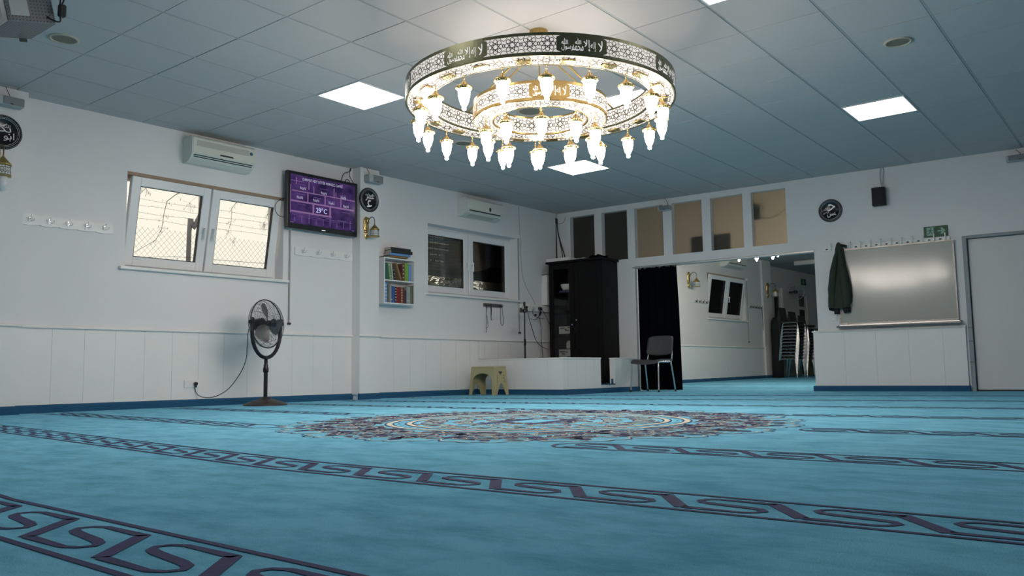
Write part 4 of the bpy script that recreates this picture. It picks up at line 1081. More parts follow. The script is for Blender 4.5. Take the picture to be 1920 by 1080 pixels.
b = MB(); b.lathe([(0, 0), (.046, 0), (.046, .006), (.040, .012), (0, .014)], 24, c=(0, -.098, 0), Mx=Matrix.Rotation(R(90), 4, 'X')); b.xf(HD); b.obj('centre_badge', M['black'], fan)
b = MB(); b.lathe([(0, .15), (.05, .15), (.068, .13), (.070, .05), (.05, .03), (.03, 0), (.032, -.055), (0, -.06)], 20, Mx=Matrix.Rotation(R(-90), 4, 'X')); b.xf(HD); b.obj('motor', M['bmetal'], fan)
for k in range(3):
    bl = MB(); n1, n2 = 7, 7; vs = []
    for i in range(n1):
        r_ = .03 + (.225-.03)*i/(n1-1); sp = (.32 + .62*sin(pi*min(1, .25 + .62*i/(n1-1))))
        for j in range(n2):
            t_ = (j/(n2-1) - .5)*2; a = R(100 + 120*k) + t_*sp*.62 + .25*i/n1
            vs.append((r_*cos(a), -.025 - t_*.034*(.6 + i/n1*.5) + .01*(1-t_*t_), r_*sin(a)))
    fs = [(i*n2+j, i*n2+j+1, (i+1)*n2+j+1, (i+1)*n2+j) for i in range(n1-1) for j in range(n2-1)]
    bl.add(vs, fs, True); bl.add([(v[0], v[1]+.002, v[2]) for v in vs], [tuple(reversed(f)) for f in fs], True); bl.xf(HD); bl.obj('blade', M['blade'], fan)
b = MB(); b.tube([(-.10, .13, .86), (-.17, .08, .80), (-.20, .05, .62), (-.19, .08, .50), (-.225, .12, .36), (-.30, .22, .19), (-.36, .38, .105), (-.43, .50, .094), (-.475, .56, .13), (-.492, .575, .19), (-.493, .572, .235)], .0042, 6)
b.obj('power_cord', M['cable'], fan)
b = MB(); b.cyl((-.492, .545, .242), (-.492, .578, .242), .017, .019, 12); b.tube([(-.492, .556, .242), (-.493, .552, .205)], [.012, .008], 8); b.obj('plug', M['black'], fan)

# ------------------------------------------------------------------ bookshelf
BX0, BW_, BD, BZ0, BZ1 = -3.985, .55, .17, 1.235, 1.848
sh = thing('wall_bookshelf', 'small white two tier bookshelf hung on the left wall', 'bookshelf', LW(BX0, 0, BZ0), AL)
hgt = BZ1-BZ0; tb = .016
for nm, q in (('side_panel', (0, tb, -BD, 0, 0, hgt)), ('side_panel', (BW_-tb, BW_, -BD, 0, 0, hgt)), ('top_board', (tb, BW_-tb, -BD, 0, hgt-tb, hgt)), ('bottom_board', (tb, BW_-tb, -BD, 0, 0, tb)), ('shelf_board', (tb, BW_-tb, -BD, 0, .303, .303+tb)), ('back_panel', (tb, BW_-tb, -.008, 0, tb, hgt-tb))):
    b = MB(); b.box(*q); b.obj(nm, M['shelfw'], sh)
PAGES = mat('book_pages', (.55, .50, .40), .9, var=.1, scale=80)
def book(label, x, z, wd, ht, col, lean=0.0, dep=.125, y0=-.155, group=None, bands=0):
    t = thing('book', label, 'book', LW(BX0 + x, -y0, BZ0 + z), AL, group)
    m = book_mat(col); c = .003
    b = MB(); b.rbox(0, wd, 0, .006, 0, ht, .002, 1); b.box(0, c, .004, dep, 0, ht); b.box(wd-c, wd, .004, dep, 0, ht)
    b.xf(Matrix.Rotation(lean, 4, 'Y')); b.obj('cover', m, t)
    p = MB(); p.box(c, wd-c, .006, dep-.004, .004, ht-.004); p.xf(Matrix.Rotation(lean, 4, 'Y')); p.obj('pages', PAGES, t)
    for i in range(bands):
        s = MB(); zz = ht*(.16 + .68*i/max(1, bands-1)); s.box(wd*.15, wd*.85, -.0012, .001, zz, zz + ht*.05); s.xf(Matrix.Rotation(lean, 4, 'Y')); s.obj('spine_print', M['cream'], t)
    return t
S = .55/418.0
zt_ = .303 + tb + .001
for (a, b_, ht, col, lean, lab, bd) in (
    (167, 212, .222, (.02, .12, .085), 0, 'dark green wide book at the left end of the upper shelf', 0),
    (214, 226, .205, (.03, .10, .07), R(-3), 'thin dark green book second from left on the upper shelf', 0),
    (240, 268, .220, (.16, .32, .14), R(-9), 'light green leaning book on the upper shelf', 2),
    (275, 291, .215, (.42, .44, .44), R(-8), 'thin white and black book leaning on the upper shelf', 3),
    (303, 322, .150, (.02, .03, .025), R(-12), 'short black book leaning on the upper shelf', 3),
    (384, 404, .235, (.26, .17, .09), R(-22), 'brown book leaning strongly on the upper shelf', 0),
    (409, 438, .235, (.14, .055, .035), 0, 'upright dark brown book with worn spine on the upper shelf', 4),
    (445, 492, .245, (.20, .38, .05), 0, 'lime green upright book on the upper shelf', 0),
    (497, 528, .235, (.13, .30, .62), 0, 'light blue book at the right end of the upper shelf row', 0)):
    if lean: 
        book(lab, (a-167)*S + tb + .001, zt_ + (.0 if lean > 0 else (b_-a)*S*sin(-lean)*1.0), (b_-a)*S, ht, col, lean, group='books on the upper shelf', bands=bd)
    else: book(lab, (a-167)*S + tb + .001, zt_, (b_-a)*S, ht, col, 0, group='books on the upper shelf', bands=bd)
for (a, b_, ht, col, lab, bd) in (
    (163, 203, .262, (.14, .32, .62), 'tall light blue dotted book at the left end of the lower shelf', 5),
    (205, 217, .235, (.11, .12, .05), 'thin olive book on the lower shelf beside the light blue one', 0),
    (219, 238, .245, (.30, .31, .29), 'grey book second group on the lower shelf, edge sticking out', 0),
    (244, 277, .222, (.03, .10, .30), 'blue and green book on the lower shelf', 1),
    (280, 301, .220, (.05, .09, .34), 'plain blue book on the lower shelf', 0),
    (303, 328, .216, (.03, .02, .03), 'black book with red dotted spine on the lower shelf', 5),
    (330, 352, .218, (.26, .02, .02), 'first bright red book on the lower shelf', 0),
    (354, 384, .218, (.22, .015, .02), 'second wider red book on the lower shelf', 0),
    (387, 410, .205, (.17, .13, .06), 'gold patterned brown book on the lower shelf', 5),
    (412, 438, .208, (.16, .02, .015), 'dark red book on the lower shelf right of the gold one', 0),
    (443, 458, .180, (.02, .03, .08), 'short navy book on the lower shelf', 0),
    (463, 515, .232, (.28, .32, .31), 'wide grey green booklet on the lower shelf', 1),
    (520, 541, .245, (.15, .15, .11), 'olive grey binder at the right of the lower shelf', 0),
    (545, 563, .250, (.08, .08, .07), 'dark grey binder at the right end of the lower shelf', 0)):
    out = .028 if 'sticking' in lab else 0
    book(lab, (a-163)*S + tb + .001, tb + .001 - 0.0, (b_-a)*S, ht, col, 0, dep=.125, y0=-.155-out, group='books on the lower shelf', bands=bd)
def flat_book(label, x, z, wd, dep, th, col, rz, y0, group='books lying on top of the shelf'):
    t = thing('book', label, 'book', LW(BX0 + x, -y0, BZ1 + z), AL + rz, group); c = .003
    b = MB(); b.box(0, wd, 0, dep, 0, c); b.box(0, wd, 0, dep, th-c, th); b.rbox(0, wd, -.004, .004, 0, th, .0018, 1); b.obj('cover', book_mat(col), t)
    p = MB(); p.box(.004, wd-.004, .004, dep-.004, c, th-c); p.obj('pages', PAGES, t)
flat_book('thin dark green folder lying lowest on the bookshelf top', .0, .001, .40, .14, .010, (.02, .06, .025), R(0), -.155)
flat_book('orange brown book lying on the green folder', .12, .012, .30, .13, .022, (.28, .15, .05), R(-4), -.15)
flat_book('blue book lying second from the top of the pile', .10, .036, .36, .13, .032, (.12, .26, .52), R(-2), -.165)
flat_book('thick black book with cream pages on top of the pile', .13, .070, .36, .13, .040, (.012, .016, .014), R(-3), -.168)
flat_book('second thick black book topmost with cream page edge', .125, .111, .35, .13, .034, (.014, .018, .016), R(-1), -.165)

# ------------------------------------------------------------------ raised platform with its parapet in the far corner
pf = thing('corner_platform', 'low white panelled parapet around the raised corner platform', 'platform', LW(-2.03, 1.6, 0), AL)
PH = .508
def pfl(u, d): return (u + 2.03, 1.6 - d)     # local x, y
wl, dp_ = 2.03, 1.6
b = MB(); b.box(0, .09, .012, dp_, 0, PH-.02); b.box(.0, .90, .012, .09, 0, PH-.02); b.box(1.26, wl-.14, .012, .09, 0, PH-.02); b.obj('parapet_core', M['dado'], pf)
def pl_run(axis, a0, a1, first, pitch):
    cuts = [a0]; a = first
    while a < a1 - .03: 
        if a > a0+.03: cuts.append(a)
        a += pitch
    cuts.append(a1)
    for p, q in zip(cuts[:-1], cuts[1:]):
        b = MB()
        if axis == 'x': b.box(p+.0018, q-.0018, 0, .012, .07, PH-.02)
        else: b.box(-.012, 0, p+.0018, q-.0018, .07, PH-.02)
        b.obj('plank', M['dado'], pf)
pl_run('y', 0.0, dp_-.02, .26, .30); pl_run('x', 0.0, .90, .10, .21); pl_run('x', 1.26, wl-.14, 1.44, .21)
for q in ((-.018, .10, -.008, dp_-.02), (.10, .905, -.008, .10), (1.255, wl-.14, -.008, .10)):
    b = MB(); b.rbox(q[0], q[1], q[2], q[3], PH-.02, PH, .005, 1); b.obj('cap_board', M['dado'], pf)
b = MB(); b.box(.90, 1.26, .0, .05, 0.07, .115); b.obj('step_riser', M['dado'], pf)
b = MB(); b.box(.09, wl-.12, .05, dp_-.03, 0.0, .12); b.rbox(.895, 1.262, -.008, .09, .115, .128, .004, 1); b.obj('platform_carpet', M['base'], pf)
b = MB(); b.box(1.235, 1.262, .03, .05, .128, .20); b.obj('blue_corner_strip', M['base'], pf)
b = MB(); b.prism([(-.045, 0), (-.045, .06), (-.03, .072), (-.012, .074), (-.012, 0)], 0, 1, 'x'); 
b = MB(); b.box(-.034, wl-.14, -.034, 0, 0, .072); b.box(-.034, -.012, 0, dp_-.04, 0, .072); b.obj('skirting', M['base'], pf)

# things on the wall over the platform
hk = thing('hook_strip', 'dark metal hook strip with hanging cords under the shuttered window', 'hook strip', LW(-1.885, 0, 1.335), AL)
b = MB(); b.rbox(0, .42, -.02, 0, -.024, .024, .003, 1); b.box(0, .42, -.024, -.02, .018, .026); b.obj('strip', mat('dark_grey_steel', (.10, .11, .11), .4, .6), hk)
for x in (.025, .11, .33, .40):
    b = MB(); b.tube([(x, -.02, .0), (x, -.05, -.008), (x, -.058, .012)], .0035, 6); b.obj('hook', M['bmetal'], hk)
def cordthing(label, x, pts, r=.0035):
    t = thing('lanyard', label, 'cord', LW(-1.885 + x, .052, 1.335), AL)
    b = MB(); b.tube(pts, r, 5); b.obj('loop', mat('dark_cord', (.035, .025, .035), .8, var=.2), t); return t
cordthing('dark cord hanging longest at the left of the hook strip', .02, [(0,0,0), (.005,0,-.15), (.03,0,-.30), (.02,0,-.34), (0,0,-.36), (-.012,0,-.42), (-.004,0,-.36), (.0,0,-.2), (.014,0,0)])
cordthing('reddish short cord beside the longest one on the hook strip', .11, [(0,0,0), (.01,0,-.10), (.012,0,-.20), (.026,0,-.23), (.012,0,-.2), (.022,0,-.08), (.018,0,0)], .005)
cordthing('dark looped cord hanging from the right of the hook strip', .345, [(0,0,0), (-.004,0,-.18), (0,0,-.27), (.025,0,-.305), (.05,0,-.285), (.055,0,-.22), (.035,0,0)])
mic = thing('microphone_stand', 'black microphone stand without microphone behind the parapet', 'microphone stand', LW(-1.33, .35, .12), AL)
b = MB(); b.lathe([(0, 0), (.13, 0), (.13, .012), (.11, .022), (.02, .03), (.012, .05)], 24); b.obj('base', M['bmetal'], mic)
b = MB(); b.cyl((0,0,.03), (0,0,.62), .013, n=12); b.lathe([(.013, .60), (.019, .61), (.019, .69), (.013, .70)], 12); b.cyl((0,0,.69), (0,0,1.21), .010, n=10); b.obj('pole', M['bmetal'], mic)
b = MB(); b.rbox(-.025, .025, -.03, .03, 1.10, 1.16, .008, 1); b.cyl((-.09, 0, 1.135), (.05, 0, 1.13), .014, n=10); b.cyl((-.085, 0, 1.10), (-.085, 0, 1.17), .018, n=10); b.cyl((0,0,1.2), (0,0,1.25), .018, n=10); b.sph((.0, 0, 1.25), .02, 8, 5); b.obj('clamp', M['black'], mic)
trk = thing('cable_trunking', 'white socket trunking on the wall behind the microphone stand', 'trunking', LW(-1.05, 0, 1.285), AL)
b = MB(); b.rbox(0, .92, -.05, 0, 0, .105, .004, 1); b.obj('channel', M['white'], trk)
for x, wdt in ((.07, .07), (.20, .07), (.28, .07)):
    b = MB(); b.rbox(x, x+wdt, -.056, -.049, .02, .085, .003, 1); b.obj('socket_plate', M['acgrey'], trk)
b = MB(); b.cyl((.105, -.056, .055), (.105, -.085, .055), .02, n=12); b.tube([(.105, -.08, .05), (.11, -.085, .0)], .008, 6); b.obj('plug', M['black'], trk)
b = MB(); b.rbox(.42, .50, -.085, -.05, .02, .075, .01, 1); b.obj('adapter', M['black'], trk)
b = MB()
b.tube([(.115, -.085, .0), (.16, -.08, -.12), (.24, -.08, -.30), (.33, -.08, -.47), (.46, -.08, -.56), (.60, -.08, -.60), (.75, -.07, -.60)], .005, 6)
b.tube([(.46, -.07, .02), (.44, -.07, -.10), (.47, -.07, -.22), (.48, -.07, -.5), (.51, -.07, -.75)], .004, 6)
b.tube([(.48, -.08, .05), (.58, -.08, -.05), (.66, -.08, -.16), (.76, -.08, -.26), (.82, -.08, -.28)], .004, 6)
b.tube([(.30, -.07, .03), (.25, -.08, .0), (.27, -.08, -.06), (.34, -.08, -.09), (.46, -.08, -.11), (.56, -.08, -.105)], .004, 6)
b.tube([(.44, -.08, .03), (.40, -.09, -.06), (.33, -.09, -.13), (.24, -.09, -.135), (.20, -.09, -.12)], .004, 6); b.rbox(.29, .34, -.10, -.07, -.075, -.045, .008, 1); b.tube([(.46, -.09, .0), (.42, -.09, -.06)], .014, 6)
b.obj('cable', M['cable'], trk)
wc_ = thing('wall_cable', 'thin grey cable running down the wall from ceiling to trunking', 'cable', LW(-1.0, .006, 1.45), AL)
b = MB(); b.tube([(-.02, 0, 1.52), (-.01, 0, 1.25), (.0, 0, 1.1), (.02, 0, .7), (.05, 0, .42), (.14, 0, .22), (.30, 0, .04), (.36, 0, -.06), (.38, 0, -.08)], .004, 5); b.obj('sheath', M['gcable'], wc_)
wb = thing('white_junction_box', 'tall narrow white box on the wall between cable trunking and cabinet', 'box', LW(-.46, 0, 1.40), AL)
b = MB(); b.rbox(0, .13, -.11, 0, 0, .36, .005, 1); b.obj('lower_case', M['white'], wb); b = MB(); b.rbox(.02, .13, -.10, 0, .362, .50, .005, 1); b.obj('upper_case', M['white'], wb); b = MB(); b.box(.01, .14, -.105, 0, .50, .508); b.obj('lid', M['blackmat'], wb)
cc = thing('corner_cables', 'bundle of black cables coming down in the room corner above the cabinet', 'cable', BW(.02, .02, 2.2), AB)
b = MB(); b.tube([(-.03, .0, .78), (-.03, -.01, .68), (-.02, -.02, .35), (-.01, -.03, .0)], .011, 6); b.tube([(-.02, 0, .70), (.03, -.02, .40), (.13, -.03, .1), (.16, -.03, -.02)], .009, 6); b.tube([(.0, -.01, .55), (.05, -.02, .30), (.09, -.03, .14), (.11, -.03, -.02)], .007, 6); b.tube([(-.02, 0, .63), (.04, -.01, .60), (.13, -.01, .62), (.17, -.01, .71)], .003, 5)
b.rbox(-.055, -.005, -.03, .02, .62, .70, .006, 1); b.obj('cable', M['cable'], cc)
b = MB(); b.sph((-.035, -.01, .69), .028, 8, 5); b.obj('tie', M['blackmat'], cc)

# cabinet inside the platform
cb = thing('cabinet', 'tall black cabinet with one glass door standing in the far corner', 'cabinet', BW(.16, .03, .12), AB)
W_, D_, Hc = .98, .50, 1.93; t_ = .022
b = MB()
b.box(0, t_, -D_, 0, 0, Hc); b.box(W_-t_, W_, -D_, 0, 0, Hc); b.box(t_, W_-t_, -.012, 0, 0, Hc); b.box(t_, W_-t_, -D_, -.012, 0, .06); b.box(t_, W_-t_, -D_, -.012, Hc-t_, Hc)
b.box(.46, .48, -D_+.02, -.012, .06, Hc-t_); b.obj('carcass', M['cab'], cb)
for z in (.38, .78, 1.12, 1.44): b = MB(); b.box(t_, .46, -D_+.03, -.012, z, z+.016); b.obj('shelf', M['cab'], cb)
b = MB(); b.rbox(-.04, W_+.035, -D_-.05, 0, Hc, Hc+.035, .008, 2); b.obj('cornice', M['cab'], cb)
gd = MB(); fw = .085; x0, x1, z0, z1 = .004, .468, .065, Hc-.01
for q in ((x0, x0+fw, z0, z1), (x1-fw, x1, z0, z1), (x0+fw, x1-fw, z0, z0+fw), (x0+fw, x1-fw, z1-fw, z1)): gd.rbox(q[0], q[1], -D_-.022, -D_-.002, q[2], q[3], .003, 1)
g_ = gd.obj('glass_door', M['cab'], cb)
b = MB(); b.box(x0+fw-.004, x1-fw+.004, -D_-.013, -D_-.009, z0+fw-.004, z1-fw+.004); b.obj('pane', M['glass'], g_)
b = MB(); b.sph((x1-.03, -D_-.035, .93), .014, 10, 6); b.cyl((x1-.03, -D_-.02, .93), (x1-.03, -D_-.035, .93), .006, n=8); b.obj('knob', M['chrome'], g_)
b = MB(); x0, x1 = .478, W_-.004
b.rbox(x0, x1, -D_-.022, -D_-.002, z0, z1, .003, 1); sd = b.obj('solid_door', M['cab'], cb)
b = MB()
for q in ((x0+.08, x1-.08, z0+.09, z0+.10), (x0+.08, x1-.08, z1-.10, z1-.09), (x0+.08, x0+.09, z0+.10, z1-.10), (x1-.09, x1-.08, z0+.10, z1-.10)): b.box(q[0], q[1], -D_-.026, -D_-.021, q[2], q[3])
b.obj('moulding', M['cab'], sd)
b = MB(); b.sph((x0+.04, -D_-.035, 1.0), .015, 10, 6); b.cyl((x0+.04, -D_-.02, 1.0), (x0+.04, -D_-.035, 1.0), .006, n=8); b.obj('knob', M['chrome'], sd)
def inside(name, label, cat, x, z, build):
    t = thing(name, label, cat, BW(.16 + x, .03 + .36, .12 + z), AB); build(t); return t
WB = mat('white_carton', (.45, .45, .44), .6, var=.05)
def bowl(t):
    b = MB(); b.lathe([(0, .0), (.06, .0), (.085, .04), (.095, .09), (.09, .095), (.08, .045), (0, .012)], 20); b.obj('bowl_wall', M['white'], t)
inside('white_bowl', 'white bowl behind glass on the top cabinet shelf', 'bowl', .24, 1.505, bowl)
def fold(t):
    b = MB(); b.rbox(-.11, .11, -.05, .05, 0, .045, .015, 2); b.obj('folded_cloth', mat('dusky_blue_cloth', (.05, .06, .16), .9, var=.2, scale=40), t)
inside('folded_blue_cloth', 'folded dark blue cloth under the bowl in the cabinet', 'cloth', .23, 1.457, fold)
def crt(w_, h_, marks, seed):
    def f(t):
        b = MB(); b.rbox(-w_/2, w_/2, -.06, .1, 0, h_, .003, 1); b.obj('carton', WB, t)
        r_ = random.Random(seed); b = MB()
        for k in range(marks):
            x = r_.uniform(-w_*.45, w_*.2); z = r_.uniform(.15, .8)*h_; b.box(x, x+r_.uniform(.03, .10), -.0615, -.059, z, z+.016)
        b.obj('print_marks', M['dark_gap'], t)
    return f
inside('white_carton', 'white printed carton on the lowest cabinet shelf behind glass', 'box', .245, .397, crt(.28, .15, 5, 1))
inside('pale_carton', 'pale carton on the middle cabinet shelf behind glass', 'box', .24, .797, crt(.25, .12, 4, 2))
inside('small_white_jar', 'small white jar low in the cabinet behind glass', 'jar', .27, .56, lambda t: (MB().lathe([(0,0), (.045,0), (.05,.02), (.05,.09), (.03,.11), (.03,.125), (0,.125)], 14).obj('jar_body', WB, t)))
ss = MB(); ss.box(.02, .44, -.30, -.02, .545, .56); ss.obj('shelf', M['cab'], cb)
tb_ = thing('white_tray_box', 'flat white box lying on top of the black cabinet, left end', 'box', BW(.10, .02, .12 + Hc + .036), AB)
b = MB(); b.rbox(.0, .44, -.50, -.08, 0, .055, .006, 1); b.obj('box_body', M['white'], tb_); b = MB(); b.box(.01, .43, -.49, -.09, .055, .058); b.obj('lid', M['acgrey'], tb_)
cl = thing('crumpled_cloth', 'crumpled grey cloth beside the white box on the cabinet', 'cloth', BW(.66, .30, .12 + Hc + .036), AB)
b = MB(); b.sph((0, 0, .02), .09, 14, 8, (1.2, .8, .35)); b.v = [(v[0] + .02*sin(v[1]*60), v[1], max(0, v[2] + .015*sin(v[0]*70 + v[1]*40))) for v in b.v]; b.obj('cloth_fold', M['spkcase'], cl)
bb = thing('black_cloth_heap', 'black cloth heap on the right end of the cabinet top', 'cloth', BW(.92, .28, .12 + Hc + .036), AB)
b = MB(); b.sph((0, 0, .0), .17, 18, 9, (1.0, .8, .45)); b.v = [(v[0] + .02*sin(v[1]*45), v[1], max(0, v[2] + .018*sin(v[0]*50 + v[1]*30))) for v in b.v]; b.obj('cloth_fold', M['curtain'], bb)

# beige plastic step stool
def make_stool(label, loc, rz, group=None):
    t = thing('plastic_stool', label, 'stool', loc, rz, group)
    ax, ay, bx_, by_, h = .125, .215, .150, .245, .405   # half sizes at top and bottom
    b = MB(); b.rbox(-ax-.006, ax+.006, -ay-.006, ay+.006, h-.035, h, .014, 2); b.obj('seat', M['stool'], t)
    def side(nrm, half_t, half_b, dist_t, dist_b, arch, holes):
        # outline with legs and an arch cut out, leaning outwards
        pts = [(-half_b, 0), (-half_b+.055, 0)]
        if arch == 'round':
            for k in range(11):
                a = pi - pi*k/10; pts.append(((half_b-.062)*cos(a)*(1 if True else 0), .20 + .105*sin(a)))
        else:
            pts += [(-half_b+.065, .03), (-.02, .155), (0, .165), (.02, .155), (half_b-.065, .03)]
        pts += [(half_b-.055, 0), (half_b, 0), (half_t, h-.02), (-half_t, h-.02)]
        m = MB(); vs = []; n = len(pts)
        for off in (0, -.006):
            for (p, z) in pts:
                k = z/h; dd = dist_b + (dist_t-dist_b)*k + off
                vs.append((p, -dd, z))
        m.add(vs, [tuple(range(n)), tuple(range(2*n-1, n-1, -1))] + [(i, i+n, (i+1) % n + n, (i+1) % n) for i in range(n)])
        m.xf(Matrix.Rotation(nrm, 4, 'Z')); m.obj('leg_panel', M['stool'], t)
        if holes:
            m = MB()
            def dd(z): return dist_b + (dist_t-dist_b)*z/h + .0008
            for poly in ([(-.035, .33), (.035, .33), (.035, .315), (0, .285), (-.035, .315)],):
                m.add([(p, -dd(z), z) for p, z in poly], [tuple(range(len(poly)))])
            for sx_ in (-1, 1):
                for (px, pz) in ((.062, .27), (.072, .25), (.064, .235), (.078, .215), (.07, .195), (.082, .18)):
                    poly = [(sx_*px-.008, pz), (sx_*px, pz-.008), (sx_*px+.008, pz), (sx_*px, pz+.008)]
                    m.add([(p, -dd(z), z) for p, z in poly], [(0,1,2,3)])
            m.xf(Matrix.Rotation(nrm, 4, 'Z')); m.obj('cutout', M['dark_gap'], t)
    side(0, ax, bx_, ay, by_, 'v', True); side(pi, ax, bx_, ay, by_, 'v', True)
    side(pi/2, ay, by_, ax, bx_, 'round', False); side(-pi/2, ay, by_, ax, bx_, 'round', False)
    return t
make_stool('beige plastic stool with cut out sides standing before the parapet', LW(-2.33, .50, 0), AL)

# curtain, chair
cu = thing('black_curtain', 'long black curtain hanging at the left of the wide opening', 'curtain', BW(1.45, 0, 0), AB)
b = MB(); n = 60; vs = []
for i in range(n+1):
    x = .68*i/n
    for z in (0.012, .6, 1.3, 1.9, 1.94):
        k = 1 + .04*(1-z/1.94); amp = .022*(1.2 - z/3)
        vs.append((x*k*(1.0 if z < 1.9 else .98), .075 + amp*sin(x*52 + .6*sin(x*9)) , z - (.012*abs(sin(x*26)) if z > 1.92 else 0)))
fs = [(i*5+j, (i+1)*5+j, (i+1)*5+j+1, i*5+j+1) for i in range(n) for j in range(4)]
b.add(vs, fs, True); b.add([(v[0], v[1]+.006, v[2]) for v in vs], [tuple(reversed(f)) for f in fs], True); b.obj('drape', M['curtain'], cu)
b = MB(); b.cyl((-.0, .075, 1.932), (2.76, .075, 1.932), .006, n=8); b.obj('curtain_wire', M['alu'], cu)
for k in range(8): b = MB(); x = .04 + .085*k; b.tube([(x + .011*cos(2*pi*i/10), .075, 1.926 + .013*sin(2*pi*i/10)) for i in range(10)], .002, 5, closed=True); b.obj('ring', M['silver'], cu)

def make_chair(label, loc, rz, shell, cloth, group=None):
    t = thing('stacking_chair', label, 'chair', loc, rz, group)
    # front is -y
    def legs(sx):
        b = MB(); x = sx*.225
        b.tube([(x*1.06, -.235, 0), (x, -.20, .40), (x, -.185, .43), (x, -.15, .440), (x, .10, .440), (x, .145, .43), (x, .16, .40), (x*1.06, .235, 0)], .0115, 8); return b
    for sx in (-1, 1):
        x = sx*.225; f = MB(); f.tube([(x*1.06, -.235, .012), (x, -.20, .40), (x, -.185, .43), (x, -.15, .440), (x, .0, .440)], .0115, 8); f.obj('leg', M['chrome'], t)
        f = MB(); f.tube([(x*1.06, .235, .012), (x, .16, .40), (x, .145, .43), (x, .10, .440), (x, .0, .440)], .0115, 8); f.obj('leg', M['chrome'], t)
        for yy in (-.235, .235):
            f = MB(); f.cyl((x*1.06, yy, 0), (x*1.06, yy, .03), .015, n=10); f.obj('foot_cap', M['black'], t)
        f = MB(); f.tube([(x*.93, .10, .435), (x*.93, .185, .45), (x*.92, .215, .52), (x*.90, .235, .60), (x*.88, .25, .70)], .0105, 8); f.obj('back_tube', M['chrome'], t)
    f = MB(); f.tube([(-.215, -.13, .43), (.215, -.13, .43)], .009, 7); f.tube([(-.215, .10, .43), (.215, .10, .43)], .009, 7); f.obj('cross_tube', M['chrome'], t)
    # seat
    s = MB(); nx, ny = 10, 9; vs = []
    for j in range(ny+1):
        v = j/ny; y = -.235 + .44*v
        for i in range(nx+1):
            u = i/nx*2-1; wx = .235*(1 - .10*(1-v)*0 - .16*max(0, abs(2*v-1)-.72)**1.2)
            z = .462 + .018*(u*u) - .035*max(0, (.22-v)/.22)**1.6 + .012*max(0, v-.8)
            vs.append((wx*u, y, z))
    q = [(j*(nx+1)+i, j*(nx+1)+i+1, (j+1)*(nx+1)+i+1, (j+1)*(nx+1)+i) for j in range(ny) for i in range(nx)]
    s.add(vs, q, True); k0 = len(vs); s.add([(v[0]*.98, v[1], v[2]-.028) for v in vs], [tuple(reversed(f)) for f in q], True)
    ed = [i for i in range(nx+1)] + [j*(nx+1)+nx for j in range(1, ny+1)] + [ny*(nx+1)+i for i in range(nx-1, -1, -1)] + [j*(nx+1) for j in range(ny-1, 0, -1)]
    s.f += [(ed[(i+1) % len(ed)], ed[i], ed[i]+k0, ed[(i+1) % len(ed)]+k0) for i in range(len(ed))]; s.sm += [False]*len(ed)
    s.obj('seat', cloth, t)
    s = MB(); vs = []; nx, nz = 12, 10
    for j in range(nz+1):
        v = j/nz; z = .535 + .30*v
        for i in range(nx+1):
            u = i/nx*2-1; e = .225*(1 - .30*max(0, v-.72)**1.0*abs(1)*.7 - .12*max(0, .25-v)); e = .225*(1-.5*max(0, v-.8)**1.5*2 - .25*max(0, .2-v)) - .012*v
            zz = z - (.020*(u**4))*(v > .9) + (.035*(abs(u)**3))*(max(0, .3-v)/.3)
            vs.append((e*u, .215 + .065*v - .030*(1-u*u)*-1 - .03, zz))
    q = [(j*(nx+1)+i, j*(nx+1)+i+1, (j+1)*(nx+1)+i+1, (j+1)*(nx+1)+i) for j in range(nz) for i in range(nx)]
    s.add(vs, q, True); k0 = len(vs); s.add([(v[0], v[1]+.022, v[2]) for v in vs], [tuple(reversed(f)) for f in q], True)
    ed = [i for i in range(nx+1)] + [j*(nx+1)+nx for j in range(1, nz+1)] + [nz*(nx+1)+i for i in range(nx-1, -1, -1)] + [j*(nx+1) for j in range(nz-1, 0, -1)]
    s.f += [(ed[(i+1) % len(ed)], ed[i], ed[i]+k0, ed[(i+1) % len(ed)]+k0) for i in range(len(ed))]; s.sm += [False]*len(ed)
    s.obj('backrest', shell, t)
    return t
make_chair('grey stacking chair with chrome legs before the black curtain', BW(1.95, .53, 0), AB + R(-6), M['chairgrey'], M['chairgrey'])

# ------------------------------------------------------------------ back wall fittings on the right
bd = thing('whiteboard', 'large greyish whiteboard with glossy reflections and a pen tray', 'whiteboard', BW(5.245, .03, .905), AB)
hwx = .715; hz = 1.01
b = MB(); b.box(-hwx, hwx, -.012, .03, 0, hz); b.obj('board_surface', M['board'], bd)
b = MB()
for q in ((-hwx-.006, -hwx+.010, 0, hz), (hwx-.010, hwx+.006, 0, hz), (-hwx, hwx, -.006, .010), (-hwx, hwx, hz-.010, hz+.006)): b.box(q[0], q[1], -.020, .03, q[2], q[3])
b.obj('board_frame', M['ledge'], bd)
b = MB(); b.prism([(.03, -.012), (-.10, -.035), (-.105, -.048), (-.085, -.052), (.03, -.045)], -.745, .755, 'x'); b.obj('pen_tray', M['ledge'], bd)
b = MB(); b.prism([(.028, -.006), (-.06, -.012), (-.06, -.036), (.028, -.030)], -.715, .735, 'x'); b.obj('tray_back', M['alu'], bd)
for x in (-.61, .43): b = MB(); b.sph((x, -.03, .004), .008, 7, 5); b.obj('tray_clip', M['white'], bd)
cr = thing('coat_rail', 'long white metal coat rail with upright hooks over the whiteboard', 'coat rail', BW(4.355, 0, 1.945), AB)
b = MB(); b.rbox(0, 1.57, -.028, 0, -.024, .024, .004, 1); b.obj('rail', M['white'], cr)
for k in range(12):
    x = .105 + .1285*k; h = MB(); h.tube([(x, -.028, -.018), (x, -.05, -.016), (x, -.058, 0), (x, -.058, .055)], .0075, 7); h.sph((x, -.058, .062), .012, 9, 6); h.obj('hook', M['white'], cr)
    s = MB(); s.rbox(x-.075, x-.045, -.034, -.027, -.010, .006, .003, 1); s.obj('screw_cap', M['dark_gap'], cr)
